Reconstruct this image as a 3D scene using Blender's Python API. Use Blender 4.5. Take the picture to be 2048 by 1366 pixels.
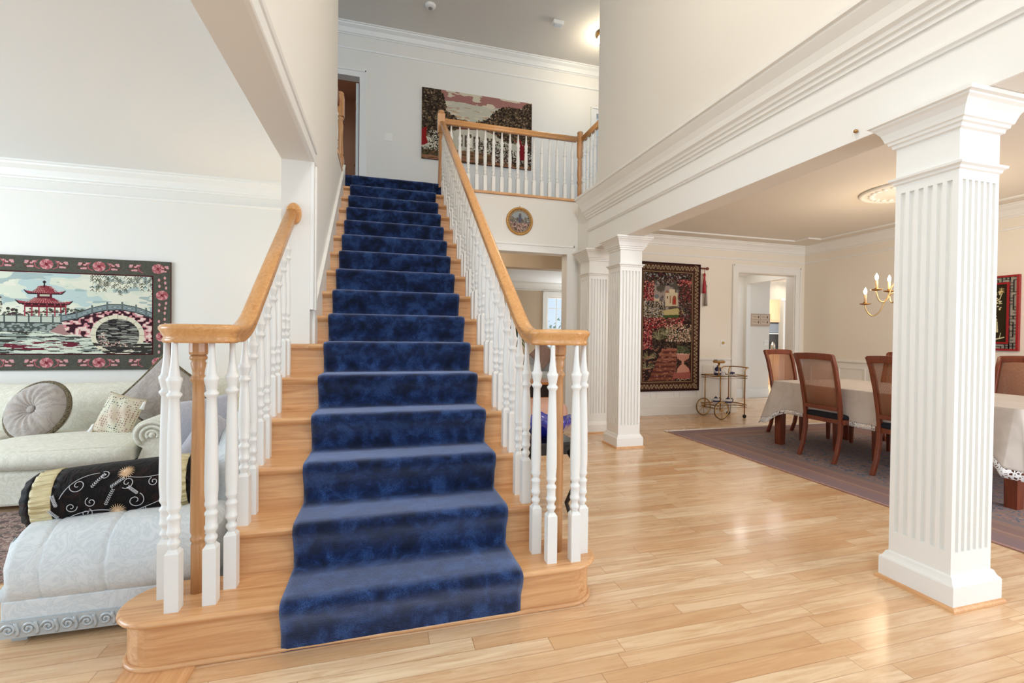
import bpy, bmesh, math, random
import numpy as np
from mathutils import Vector, Matrix

for o in list(bpy.data.objects):
    bpy.data.objects.remove(o)
S = bpy.context.scene
COL = S.collection

# ------------------------------------------------------------------ camera
F_PX, YAW, PIT, ROL = 920.08, 0.2739959, -0.0110263, 0.0111129
fw = Vector((math.sin(YAW), math.cos(YAW), 0)); rt = Vector((math.cos(YAW), -math.sin(YAW), 0)); up = Vector((0, 0, 1))
fw2 = fw*math.cos(PIT)+up*math.sin(PIT); up2 = up*math.cos(PIT)-fw*math.sin(PIT)
r3 = rt*math.cos(ROL)+up2*math.sin(ROL); u3 = up2*math.cos(ROL)-rt*math.sin(ROL)
cd = bpy.data.cameras.new('camera'); cam = bpy.data.objects.new('camera', cd); COL.objects.link(cam)
cd.sensor_fit = 'HORIZONTAL'; cd.sensor_width = 36.0; cd.lens = F_PX/2048*36.0; cd.clip_start = 0.05
M = Matrix(((r3.x, u3.x, -fw2.x, 0), (r3.y, u3.y, -fw2.y, 0), (r3.z, u3.z, -fw2.z, 1.202), (0, 0, 0, 1)))
cam.matrix_world = M
S.camera = cam

# ------------------------------------------------------------------ world, lights, exposure
S.view_settings.view_transform = 'Standard'
S.view_settings.look = 'None'
S.view_settings.gamma = 1.0
S.view_settings.use_curve_mapping = False
S.view_settings.exposure = 0.10
W = bpy.data.worlds.new('world'); S.world = W; W.use_nodes = True
bg = W.node_tree.nodes['Background']; bg.inputs[0].default_value = (0.66, 0.83, 1.0, 1); bg.inputs[1].default_value = 0.95
S.cycles.max_bounces = 10; S.cycles.diffuse_bounces = 6; S.cycles.transparent_max_bounces = 12

def area(name, loc, target, sx, sy, power, col):
    l = bpy.data.lights.new(name, 'AREA'); l.shape = 'RECTANGLE'; l.size = sx; l.size_y = sy; l.energy = power; l.color = col
    o = bpy.data.objects.new(name, l); COL.objects.link(o); o.location = loc
    o.rotation_euler = (Vector(target)-Vector(loc)).to_track_quat('-Z', 'Y').to_euler()
    return o
def point(name, loc, power, col, r=0.08):
    l = bpy.data.lights.new(name, 'POINT'); l.energy = power; l.color = col; l.shadow_soft_size = r
    o = bpy.data.objects.new(name, l); COL.objects.link(o); o.location = loc
    return o
area('assumed_foyer_daylight', (0.6, -2.3, 1.6), (0.7, 4, 1.0), 3.0, 2.4, 14, (0.74, 0.87, 1.0))  # stands for an assumed window behind the camera; none is modelled
area('foyer_upper_fill', (-0.3, -2.3, 4.4), (2.4, 3.2, 3.4), 2.4, 1.8, 95, (0.82, 0.91, 1.0))  # added high area light that brightens the right upper wall
area('assumed_living_daylight', (-5.8, 2.2, 1.6), (-1, 3.6, 1.2), 3.0, 1.8, 135, (0.76, 0.89, 1.0))  # daylight of an assumed living room window out of view; none is built
area('assumed_dining_daylight', (5.0, -1.6, 1.7), (5.0, 4, 1.2), 2.4, 1.6, 115, (0.93, 0.95, 1.0))  # added dining room daylight; its window is assumed and not built
area('family_window_light', (4.8, 10.0, 1.5), (2.6, 7.6, 1.4), 2.0, 1.6, 60, (0.88, 0.95, 1.0))
area('kitchen_light', (8.6, 9.0, 2.7), (8.6, 9.0, 0), 2.2, 2.2, 110, (0.93, 0.96, 1.0))
area('kitchen_blinds_fill', (11.2, 8.0, 1.7), (10.0, 10.2, 1.5), 1.6, 1.4, 20, (0.88, 0.94, 1.0))  # added fill to whiten the vertical blinds; no window stands here
point('foyer_high_fill', (0.9, 1.7, 4.8), 80, (1.0, 0.92, 0.82), 0.3)  # added fill for the upper foyer walls; no fixture hangs here
point('passage_light', (6.4, 7.0, 2.4), 7, (1.0, 0.96, 0.9), 0.1)
point('assumed_hall_lamp_light', (3.22, 6.38, 5.5), 11, (1.0, 0.86, 0.66), 0.06)  # light of the assumed ceiling lamp hidden past the wall edge
point('upper_room_light', (-0.9, 8.6, 4.8), 4, (1.0, 0.78, 0.6), 0.1)
point('lower_hall_light', (1.4, 6.5, 2.6), 9, (1.0, 0.86, 0.68), 0.1)

# ------------------------------------------------------------------ helpers
def s2l(c):
    c = c/255.0
    return c/12.92 if c <= 0.04045 else ((c+0.055)/1.055)**2.4
def rgb(r, g, b): return (s2l(r), s2l(g), s2l(b), 1.0)

def mat(name, col, rough=0.5, metal=0.0, **k):
    m = bpy.data.materials.new(name); m.use_nodes = True
    b = m.node_tree.nodes['Principled BSDF']
    b.inputs['Base Color'].default_value = col; b.inputs['Roughness'].default_value = rough; b.inputs['Metallic'].default_value = metal
    for kk, v in k.items(): b.inputs[kk.replace('_', ' ')].default_value = v
    return m
class NT:
    def __init__(s, m): s.t = m.node_tree; s.b = s.t.nodes['Principled BSDF']
    def n(s, kind, **k):
        nd = s.t.nodes.new(kind)
        for a, v in k.items(): setattr(nd, a, v)
        return nd
    def l(s, a, b): s.t.links.new(a, b)
    def coord(s, scale=(1, 1, 1), rot=(0, 0, 0), src='Object'):
        c = s.n('ShaderNodeTexCoord'); mp = s.n('ShaderNodeMapping')
        mp.inputs['Scale'].default_value = scale; mp.inputs['Rotation'].default_value = rot
        s.l(c.outputs[src], mp.inputs[0]); return mp.outputs[0]
    def noise(s, vec, scale, detail=4, rough=0.5, dist=0.0):
        n = s.n('ShaderNodeTexNoise'); n.inputs['Scale'].default_value = scale; n.inputs['Detail'].default_value = detail
        n.inputs['Roughness'].default_value = rough; n.inputs['Distortion'].default_value = dist
        if vec is not None: s.l(vec, n.inputs['Vector'])
        return n.outputs['Fac']
    def ramp(s, fac, stops, interp='LINEAR'):
        r = s.n('ShaderNodeValToRGB'); e = r.color_ramp.elements; r.color_ramp.interpolation = interp
        e[0].position, e[0].color = stops[0]; e[1].position, e[1].color = stops[-1]
        for p, c in stops[1:-1]:
            x = e.new(p); x.color = c
        s.l(fac, r.inputs[0]); return r.outputs[0]
    def math(s, op, a, b=None):
        n = s.n('ShaderNodeMath', operation=op)
        for i, v in enumerate((a, b)):
            if v is None: continue
            if hasattr(v, 'links'): s.l(v, n.inputs[i])
            else: n.inputs[i].default_value = v
        return n.outputs[0]
    def mix(s, fac, a, b, mode='MIX'):
        n = s.n('ShaderNodeMix', data_type='RGBA', blend_type=mode)
        for sock, v in ((n.inputs[0], fac), (n.inputs[6], a), (n.inputs[7], b)):
            if hasattr(v, 'links'): s.l(v, sock)
            else: sock.default_value = v
        return n.outputs[2]
    def bump(s, h, strength=0.3, dist=0.01):
        n = s.n('ShaderNodeBump'); n.inputs['Strength'].default_value = strength; n.inputs['Distance'].default_value = dist
        s.l(h, n.inputs['Height']); s.l(n.outputs[0], s.b.inputs['Normal'])

def wood(name, c0, c1, axis, rough=0.28, scale=1.0, coat=0.15):
    m = mat(name, c0, rough); t = NT(m)
    sc = [14.0*scale]*3; sc[axis] = 0.9*scale
    v = t.coord(tuple(sc))
    f1 = t.noise(v, 1.6, 5, 0.6, 0.9)
    sc2 = [90.0*scale]*3; sc2[axis] = 3.0*scale
    f2 = t.noise(t.coord(tuple(sc2)), 1.0, 3, 0.6)
    mid = tuple((a+b)/2 for a, b in zip(c0, c1))
    c = t.ramp(f1, [(0.30, c1), (0.45, c0), (0.6, mid), (0.72, c0)])
    c = t.mix(t.math('MULTIPLY', t.math('SUBTRACT', f2, 0.30), 1.1), c, c1)
    t.l(c, t.b.inputs['Base Color']); t.b.inputs['Coat Weight'].default_value = coat; t.b.inputs['Coat Roughness'].default_value = 0.15
    return m

MT = {}
MT['wall'] = mat('white_wall_paint', rgb(232, 229, 222), 0.75)
MT['wall_cream'] = mat('cream_wall_paint', rgb(236, 228, 214), 0.75)
MT['wall_tan'] = mat('tan_wall_paint', rgb(205, 186, 160), 0.75)
MT['wall_dusk'] = mat('brown_room_paint', rgb(186, 150, 128), 0.8)
MT['trim'] = mat('white_gloss_trim', rgb(236, 235, 230), 0.35)
MT['ceil'] = mat('ceiling_paint', rgb(226, 220, 210), 0.8)
MT['ceil_w'] = mat('white_ceiling_paint', rgb(232, 233, 232), 0.8)
OAK0, OAK1 = rgb(229, 181, 130), rgb(190, 130, 82)
MT['oak_x'] = wood('oak_grain_across', OAK0, OAK1, 0)
MT['oak_y'] = wood('oak_grain_along', OAK0, OAK1, 1)
MT['oak_z'] = wood('oak_grain_upright', rgb(206, 156, 106), rgb(172, 118, 72), 2)
MT['oak_rail'] = wood('oak_handrail', rgb(222, 168, 108), rgb(196, 136, 80), 1, 0.25)
MT['oak_dark'] = wood('reddish_oak', rgb(176, 96, 58), rgb(140, 66, 40), 2)
MT['mahog'] = wood('red_brown_wood', rgb(132, 62, 34), rgb(92, 38, 22), 2, 0.3)
MT['honey'] = wood('honey_wood', rgb(206, 140, 84), rgb(176, 108, 60), 2, 0.3)
MT['maple'] = wood('maple_cabinet', rgb(236, 202, 160), rgb(222, 180, 134), 2)
MT['brass'] = mat('brass', rgb(176, 136, 84), 0.28, 1.0)
MT['brass_pale'] = mat('pale_brass', rgb(214, 184, 132), 0.3, 0.9)
MT['black'] = mat('black_rubber', rgb(22, 20, 20), 0.5)
MT['blackwood'] = mat('black_lacquer', rgb(30, 26, 26), 0.25)
MT['plastic'] = mat('white_plastic', rgb(238, 236, 230), 0.4)
MT['gold'] = mat('gilt_frame', rgb(196, 150, 88), 0.35, 0.6)
MT['red'] = mat('red_lacquer', rgb(150, 24, 30), 0.25)
MT['redsilk'] = mat('red_silk', rgb(170, 20, 40), 0.5)
MT['greysilk'] = mat('grey_silk', rgb(140, 130, 118), 0.5)
MT['porcelain'] = mat('white_porcelain', rgb(226, 228, 234), 0.15)
MT['cobalt'] = mat('cobalt_porcelain', rgb(38, 42, 84), 0.2)
MT['glassblue'] = mat('blue_glass', rgb(28, 34, 150), 0.08, 0, Coat_Weight=1.0)
MT['bulb'] = mat('lit_bulb', rgb(255, 235, 200), 0.5)
MT['bulb'].node_tree.nodes['Principled BSDF'].inputs['Emission Color'].default_value = (1, 0.86, 0.62, 1)
MT['bulb'].node_tree.nodes['Principled BSDF'].inputs['Emission Strength'].default_value = 25
MT['candle'] = mat('candle_sleeve', rgb(232, 196, 150), 0.5)
MT['blind'] = mat('white_blind', rgb(224, 228, 232), 0.6)
MT['silver'] = mat('silver_leaf', rgb(196, 202, 204), 0.35, 0.25)
MT['pinky'] = mat('rosy_throw', rgb(206, 160, 140), 0.7)
MT['leaf'] = mat('leaf_green', rgb(92, 110, 56), 0.6)
MT['steel'] = mat('dark_steel', rgb(60, 58, 58), 0.35, 0.4)
MT['vent'] = mat('grey_vent', rgb(150, 146, 140), 0.5)
MT['lamp_shade'] = mat('lamp_shade', rgb(245, 225, 190), 0.7)  # glowing shade of the assumed living room lamp only
MT['lamp_shade'].node_tree.nodes['Principled BSDF'].inputs['Emission Color'].default_value = (1, 0.8, 0.5, 1)
MT['lamp_shade'].node_tree.nodes['Principled BSDF'].inputs['Emission Strength'].default_value = 1.2
MT['downlight'] = mat('downlight_lens', rgb(255, 250, 240), 0.5)
MT['downlight'].node_tree.nodes['Principled BSDF'].inputs['Emission Color'].default_value = (1, 0.95, 0.9, 1)
MT['downlight'].node_tree.nodes['Principled BSDF'].inputs['Emission Strength'].default_value = 6
MT['glass'] = mat('clear_glass', (1, 1, 1, 1), 0.02, 0, Transmission_Weight=1.0)
def _glass():
    m = bpy.data.materials.new('window_glass'); m.use_nodes = True; t = m.node_tree; t.nodes.clear()
    o = t.nodes.new('ShaderNodeOutputMaterial'); mx = t.nodes.new('ShaderNodeMixShader'); a = t.nodes.new('ShaderNodeBsdfTransparent'); b = t.nodes.new('ShaderNodeBsdfGlossy')
    b.inputs['Roughness'].default_value = 0.02; mx.inputs[0].default_value = 0.08
    t.links.new(a.outputs[0], mx.inputs[1]); t.links.new(b.outputs[0], mx.inputs[2]); t.links.new(mx.outputs[0], o.inputs[0]); return m
MT['pane'] = _glass()

def _floor():
    m = mat('oak_strip_floor', rgb(220, 180, 130), 0.22); t = NT(m)
    c = t.n('ShaderNodeTexCoord'); sp = t.n('ShaderNodeSeparateXYZ'); t.l(c.outputs['Object'], sp.inputs[0])
    X, Y = sp.outputs[0], sp.outputs[1]
    yr = t.math('DIVIDE', Y, 0.078); row = t.math('FLOOR', yr)
    wn = t.n('ShaderNodeTexWhiteNoise', noise_dimensions='1D'); t.l(row, wn.inputs['W'])
    xo = t.math('ADD', t.math('DIVIDE', X, 0.92), t.math('MULTIPLY', wn.outputs['Value'], 7.3)); colm = t.math('FLOOR', xo)
    cb = t.n('ShaderNodeCombineXYZ'); t.l(row, cb.inputs[0]); t.l(colm, cb.inputs[1])
    w2 = t.n('ShaderNodeTexWhiteNoise', noise_dimensions='2D'); t.l(cb.outputs[0], w2.inputs['Vector'])
    rnd = w2.outputs['Value']
    # grain
    cx = t.n('ShaderNodeCombineXYZ'); t.l(t.math('MULTIPLY', X, 1.3), cx.inputs[0]); t.l(t.math('MULTIPLY', Y, 16.0), cx.inputs[1]); t.l(t.math('MULTIPLY', rnd, 40.0), cx.inputs[2])
    g = t.noise(cx.outputs[0], 1.7, 5, 0.6, 1.2)
    base = t.ramp(rnd, [(0.0, rgb(212, 172, 128)), (0.25, rgb(230, 200, 162)), (0.5, rgb(222, 188, 148)), (0.75, rgb(238, 214, 180)), (1.0, rgb(216, 174, 130))])
    gc = t.mix(t.ramp(g, [(0.38, (1, 1, 1, 1)), (0.6, (0, 0, 0, 1))]), base, rgb(196, 148, 104))
    colr = t.mix(0.6, base, gc)
    # seams
    fy = t.math('FRACT', yr); fx = t.math('FRACT', xo)
    sy = t.math('LESS_THAN', fy, 0.030); sx = t.math('LESS_THAN', fx, 0.003)
    seam = t.math('MAXIMUM', sy, sx)
    colr = t.mix(t.math('MULTIPLY', seam, 0.6), colr, rgb(140, 92, 56))
    t.l(colr, t.b.inputs['Base Color']); t.b.inputs['Coat Weight'].default_value = 0.2; t.b.inputs['Coat Roughness'].default_value = 0.12
    rr = t.noise(t.coord((1, 1, 1)), 2.0, 2); t.l(t.math('ADD', t.math('MULTIPLY', rr, 0.14), 0.2), t.b.inputs['Roughness'])
    return m
MT['floor'] = _floor()

def _carpet():
    m = mat('navy_velvet_pile', rgb(28, 44, 92), 0.95); t = NT(m)
    v = t.coord()
    a = t.noise(v, 11, 6, 0.62, 0.3); b = t.noise(v, 240, 3, 0.8)
    c = t.ramp(a, [(0.38, rgb(10, 20, 44)), (0.5, rgb(25, 44, 88)), (0.64, rgb(50, 80, 134))])
    c = t.mix(t.ramp(b, [(0.40, (0, 0, 0, 1)), (0.62, (0.8, 0.8, 0.8, 1))]), c, rgb(7, 12, 26))
    t.l(c, t.b.inputs['Base Color']); t.b.inputs['Sheen Weight'].default_value = 1.0; t.b.inputs['Sheen Roughness'].default_value = 0.5
    t.b.inputs['Sheen Tint'].default_value = rgb(186, 200, 240); t.b.inputs['Specular IOR Level'].default_value = 0.0
    t.bump(b, 0.5, 0.004); return m
MT['carpet'] = _carpet()

def _fabric(name, c0, c1, scale=7, sheen=0.2, dist=3.0):
    m = mat(name, c0, 0.75); t = NT(m)
    a = t.noise(t.coord(), scale, 2, 0.5, dist)
    c = t.ramp(a, [(0.40, c0), (0.47, c1), (0.52, c0), (0.58, c1), (0.64, c0)])
    t.l(c, t.b.inputs['Base Color']); t.b.inputs['Sheen Weight'].default_value = sheen
    f = t.noise(t.coord(), 500, 1); t.bump(f, 0.15, 0.002); return m
MT['damask'] = _fabric('cream_damask', rgb(228, 224, 208), rgb(212, 207, 188))
MT['damask_w'] = _fabric('pale_silver_damask', rgb(222, 227, 228), rgb(208, 214, 216), 9)
MT['taupe'] = _fabric('taupe_velvet', rgb(172, 160, 150), rgb(154, 142, 134), 4, 0.5)
MT['lilac'] = _fabric('lilac_grey_fabric', rgb(186, 184, 190), rgb(168, 166, 176), 30, 0.3)
MT['tapcush'] = _fabric('tapestry_cushion', rgb(200, 176, 164), rgb(160, 110, 104), 30, 0.1)
MT['cloth'] = _fabric('beige_linen', rgb(204, 194, 184), rgb(196, 186, 176), 3, 0.1, 0)
MT['blackcloth'] = mat('black_seat_cloth', rgb(20, 20, 28), 0.9)

def _fringe():
    m = mat('chenille_fringe', rgb(110, 96, 76), 0.9); t = NT(m)
    f = t.noise(t.coord(), 120, 2, 0.7); t.l(t.ramp(f, [(0.4, rgb(52, 44, 36)), (0.55, rgb(150, 132, 100)), (0.65, rgb(80, 66, 52))]), t.b.inputs['Base Color']); t.bump(f, 1.0, 0.01); return m
MT['fringe'] = _fringe()

def _dots():
    m = mat('dotted_beige_silk', rgb(210, 200, 172), 0.6); t = NT(m)
    v = t.n('ShaderNodeTexVoronoi', feature='F1'); v.inputs['Scale'].default_value = 60; v.inputs['Randomness'].default_value = 0.35; t.l(t.coord(), v.inputs['Vector'])
    a = t.noise(t.coord(), 7, 2)
    dotc = t.ramp(a, [(0.45, rgb(70, 74, 70)), (0.55, rgb(150, 110, 96))])
    basec = t.ramp(a, [(0.42, rgb(214, 208, 184)), (0.62, rgb(204, 184, 160))])
    k = t.math('LESS_THAN', v.outputs['Distance'], 0.30)
    t.l(t.mix(k, basec, dotc), t.b.inputs['Base Color']); return m
MT['dots'] = _dots()

def _cane():
    m = bpy.data.materials.new('woven_cane'); m.use_nodes = True; t = m.node_tree
    b = t.nodes['Principled BSDF']; b.inputs['Base Color'].default_value = rgb(158, 100, 64); b.inputs['Roughness'].default_value = 0.5
    c = t.nodes.new('ShaderNodeTexCoord'); facs = []
    for ax in ('Y', 'Z', 'X'):
        w = t.nodes.new('ShaderNodeTexWave'); w.wave_type = 'BANDS'; w.bands_direction = ax; w.inputs['Scale'].default_value = 60
        t.links.new(c.outputs['Object'], w.inputs['Vector']); facs.append(w.outputs['Fac'])
    mx1 = t.nodes.new('ShaderNodeMath'); mx1.operation = 'MAXIMUM'; t.links.new(facs[0], mx1.inputs[0]); t.links.new(facs[1], mx1.inputs[1])
    g = t.nodes.new('ShaderNodeMath'); g.operation = 'GREATER_THAN'; g.inputs[1].default_value = 0.64; t.links.new(mx1.outputs[0], g.inputs[0])
    tr = t.nodes.new('ShaderNodeBsdfTransparent'); ms = t.nodes.new('ShaderNodeMixShader')
    t.links.new(g.outputs[0], ms.inputs[0]); t.links.new(tr.outputs[0], ms.inputs[1]); t.links.new(b.outputs[0], ms.inputs[2])
    t.links.new(ms.outputs[0], t.nodes['Material Output'].inputs[0]); return m
MT['cane'] = _cane()
def _lace():
    m = bpy.data.materials.new('white_lace'); m.use_nodes = True; t = m.node_tree
    b = t.nodes['Principled BSDF']; b.inputs['Base Color'].default_value = rgb(228, 226, 224); b.inputs['Roughness'].default_value = 0.8
    c = t.nodes.new('ShaderNodeTexCoord'); v = t.nodes.new('ShaderNodeTexVoronoi'); v.feature = 'DISTANCE_TO_EDGE'; v.inputs['Scale'].default_value = 55
    t.links.new(c.outputs['Object'], v.inputs['Vector'])
    g = t.nodes.new('ShaderNodeMath'); g.operation = 'LESS_THAN'; g.inputs[1].default_value = 0.17; t.links.new(v.outputs['Distance'], g.inputs[0])
    tr = t.nodes.new('ShaderNodeBsdfTransparent'); ms = t.nodes.new('ShaderNodeMixShader')
    t.links.new(g.outputs[0], ms.inputs[0]); t.links.new(tr.outputs[0], ms.inputs[1]); t.links.new(b.outputs[0], ms.inputs[2])
    t.links.new(ms.outputs[0], t.nodes['Material Output'].inputs[0]); return m
MT['lace'] = _lace()
def _vcol(name, rough=0.9, bump=0.0):
    m = mat(name, (1, 1, 1, 1), rough); t = NT(m)
    a = t.n('ShaderNodeAttribute', attribute_name='weave'); t.l(a.outputs['Color'], t.b.inputs['Base Color'])
    t.b.inputs['Specular IOR Level'].default_value = 0.15
    return m
MT['weave'] = _vcol('woven_picture'); MT['print'] = _vcol('printed_picture', 0.4)

class MB:
    def __init__(s): s.v = []; s.f = []; s.sm = []
    def add(s, vs, fs, smooth=False):
        b = len(s.v); s.v += [tuple(p) for p in vs]; s.f += [tuple(i+b for i in f) for f in fs]; s.sm += [smooth]*len(fs); return s
    def box(s, x0, x1, y0, y1, z0, z1):
        if x0 > x1: x0, x1 = x1, x0
        if y0 > y1: y0, y1 = y1, y0
        if z0 > z1: z0, z1 = z1, z0
        vs = [(x, y, z) for x in (x0, x1) for y in (y0, y1) for z in (z0, z1)]
        return s.add(vs, [(0, 1, 3, 2), (4, 6, 7, 5), (0, 4, 5, 1), (2, 3, 7, 6), (0, 2, 6, 4), (1, 5, 7, 3)])
    def rings(s, rings, closed=True, cap0=True, cap1=True, smooth=True, loop=False):
        n = len(rings[0]); vs = [p for r in rings for p in r]; fs = []
        m = len(rings)
        for i in range(m if loop else m-1):
            i2 = (i+1) % m
            for j in range(n if closed else n-1):
                j2 = (j+1) % n
                fs.append((i*n+j, i*n+j2, i2*n+j2, i2*n+j))
        b = len(s.v); s.add(vs, fs, smooth)
        if not loop and closed:
            if cap0: s.f.append(tuple(b+j for j in reversed(range(n)))); s.sm.append(False)
            if cap1: s.f.append(tuple(b+(m-1)*n+j for j in range(n))); s.sm.append(False)
        return s
    def lathe(s, prof, c=(0, 0, 0), segs=16, axis='z', smooth=True, caps=True):
        rings = []
        for r, h in prof:
            ring = []
            for k in range(segs):
                a = 2*math.pi*k/segs; u, w = r*math.cos(a), r*math.sin(a)
                p = {'z': (u, w, h), 'y': (w, h, u), 'x': (h, u, w)}[axis]
                ring.append((c[0]+p[0], c[1]+p[1], c[2]+p[2]))
            rings.append(ring)
        return s.rings(rings, smooth=smooth, cap0=caps, cap1=caps)
    def sq(s, prof, cx, cy):      # square "lathe": (half size, z)
        return s.rings([[(cx-h, cy-h, z), (cx+h, cy-h, z), (cx+h, cy+h, z), (cx-h, cy+h, z)] for h, z in prof], smooth=False)
    def tube(s, path, r, segs=10, loop=False, ry=None):
        P = [Vector(p) for p in path]; n = len(P); rings = []; prev = None
        for i, p in enumerate(P):
            if loop: t = P[(i+1) % n]-P[i-1]
            else: t = P[min(i+1, n-1)]-P[max(i-1, 0)]
            t.normalize()
            if prev is None:
                a = Vector((0, 0, 1)) if abs(t.z) < 0.9 else Vector((1, 0, 0)); u = t.cross(a).normalized()
            else:
                u = (prev-t*prev.dot(t)).normalized()
            prev = u; w = t.cross(u)
            rr = r[i] if isinstance(r, (list, tuple)) else r
            rings.append([tuple(p+u*rr*math.cos(2*math.pi*k/segs)+w*(ry or rr)*math.sin(2*math.pi*k/segs)) for k in range(segs)])
        return s.rings(rings, loop=loop)
    def sweep(s, prof, path, side, upv=None, smooth=False, loop=False):
        # prof (a, b): a along side vectors (per point), b along up
        rings = []
        for p, sd in zip(path, side):
            rings.append([(p[0]+sd[0]*a, p[1]+sd[1]*a, p[2]+sd[2]*a+b) for a, b in prof])
        return s.rings(rings, smooth=smooth, loop=loop)
    def prism(s, poly, axis, a, b, smooth=False):   # poly in the other two axes (x,y) / (y,z) / (x,z)
        def P(u, v, w): return {'z': (u, v, w), 'x': (w, u, v), 'y': (u, w, v)}[axis]
        return s.rings([[P(u, v, a) for u, v in poly], [P(u, v, b) for u, v in poly]], smooth=smooth)
    def ell(s, c, r, p=1.0, q=1.0, nu=24, nv=14, R=None):   # super-ellipsoid; p,q<1 boxier
        def sp(x, e): return math.copysign(abs(x)**e, x)
        rings = []
        for i in range(nv+1):
            th = -math.pi/2+math.pi*i/nv; ring = []
            for k in range(nu):
                ph = 2*math.pi*k/nu
                v = Vector((r[0]*sp(math.cos(th), q)*sp(math.cos(ph), p), r[1]*sp(math.cos(th), q)*sp(math.sin(ph), p), r[2]*sp(math.sin(th), q)))
                if R: v = R @ v
                ring.append((c[0]+v.x, c[1]+v.y, c[2]+v.z))
            rings.append(ring)
        return s.rings(rings, cap0=False, cap1=False)
    def build(s, name, m, parent=None, off=None, bevel=0.0, label=None):
        if off is None: off = Vector(parent.get('_o', (0, 0, 0))) if parent is not None else Vector((0, 0, 0))
        me = bpy.data.meshes.new(name)
        me.from_pydata([(a-off[0], b-off[1], c-off[2]) for a, b, c in s.v], [], s.f)
        me.polygons.foreach_set('use_smooth', s.sm); me.materials.append(MT[m] if isinstance(m, str) else m)
        bm = bmesh.new(); bm.from_mesh(me); bmesh.ops.remove_doubles(bm, verts=bm.verts, dist=1e-5); bmesh.ops.recalc_face_normals(bm, faces=bm.faces); bm.to_mesh(me); bm.free()
        o = bpy.data.objects.new(name, me); COL.objects.link(o)
        if parent is not None: o.parent = parent
        if bevel:
            b = o.modifiers.new('bevel', 'BEVEL'); b.width = bevel; b.segments = 2; b.limit_method = 'ANGLE'; b.angle_limit = math.radians(40)
        if label: o['label'] = label
        return o

_OFF = {}
def thing(name, label, cat, loc, group=None, rz=0.0):
    o = bpy.data.objects.new(name, None); COL.objects.link(o); o.location = loc; o.empty_display_size = 0.1
    o.rotation_euler = (0, 0, rz)
    o['label'] = label; o['category'] = cat
    if group: o['group'] = group
    _OFF[o.name] = Vector(loc) if rz == 0.0 else Vector((0, 0, 0))
    return o
def part(mb, name, m, parent, bevel=0.0, label=None):
    root = parent
    while root.parent is not None: root = root.parent
    return mb.build(name, m, parent, off=_OFF.get(root.name, Vector((0, 0, 0))), bevel=bevel, label=label)
def single(mb, name, m, label, cat, group=None, bevel=0.0, kind=None):
    o = mb.build(name, m, None, bevel=bevel); o['label'] = label; o['category'] = cat
    if group: o['group'] = group
    if kind: o['kind'] = kind
    return o
def struct(mb, name, m, label, cat, bevel=0.0): return single(mb, name, m, label, cat, None, bevel, 'structure')
def copy_tree(o, parent=None):
    c = o.copy(); COL.objects.link(c)
    if parent is not None: c.parent = parent
    for ch in list(o.children): copy_tree(ch, c)
    return c

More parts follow.
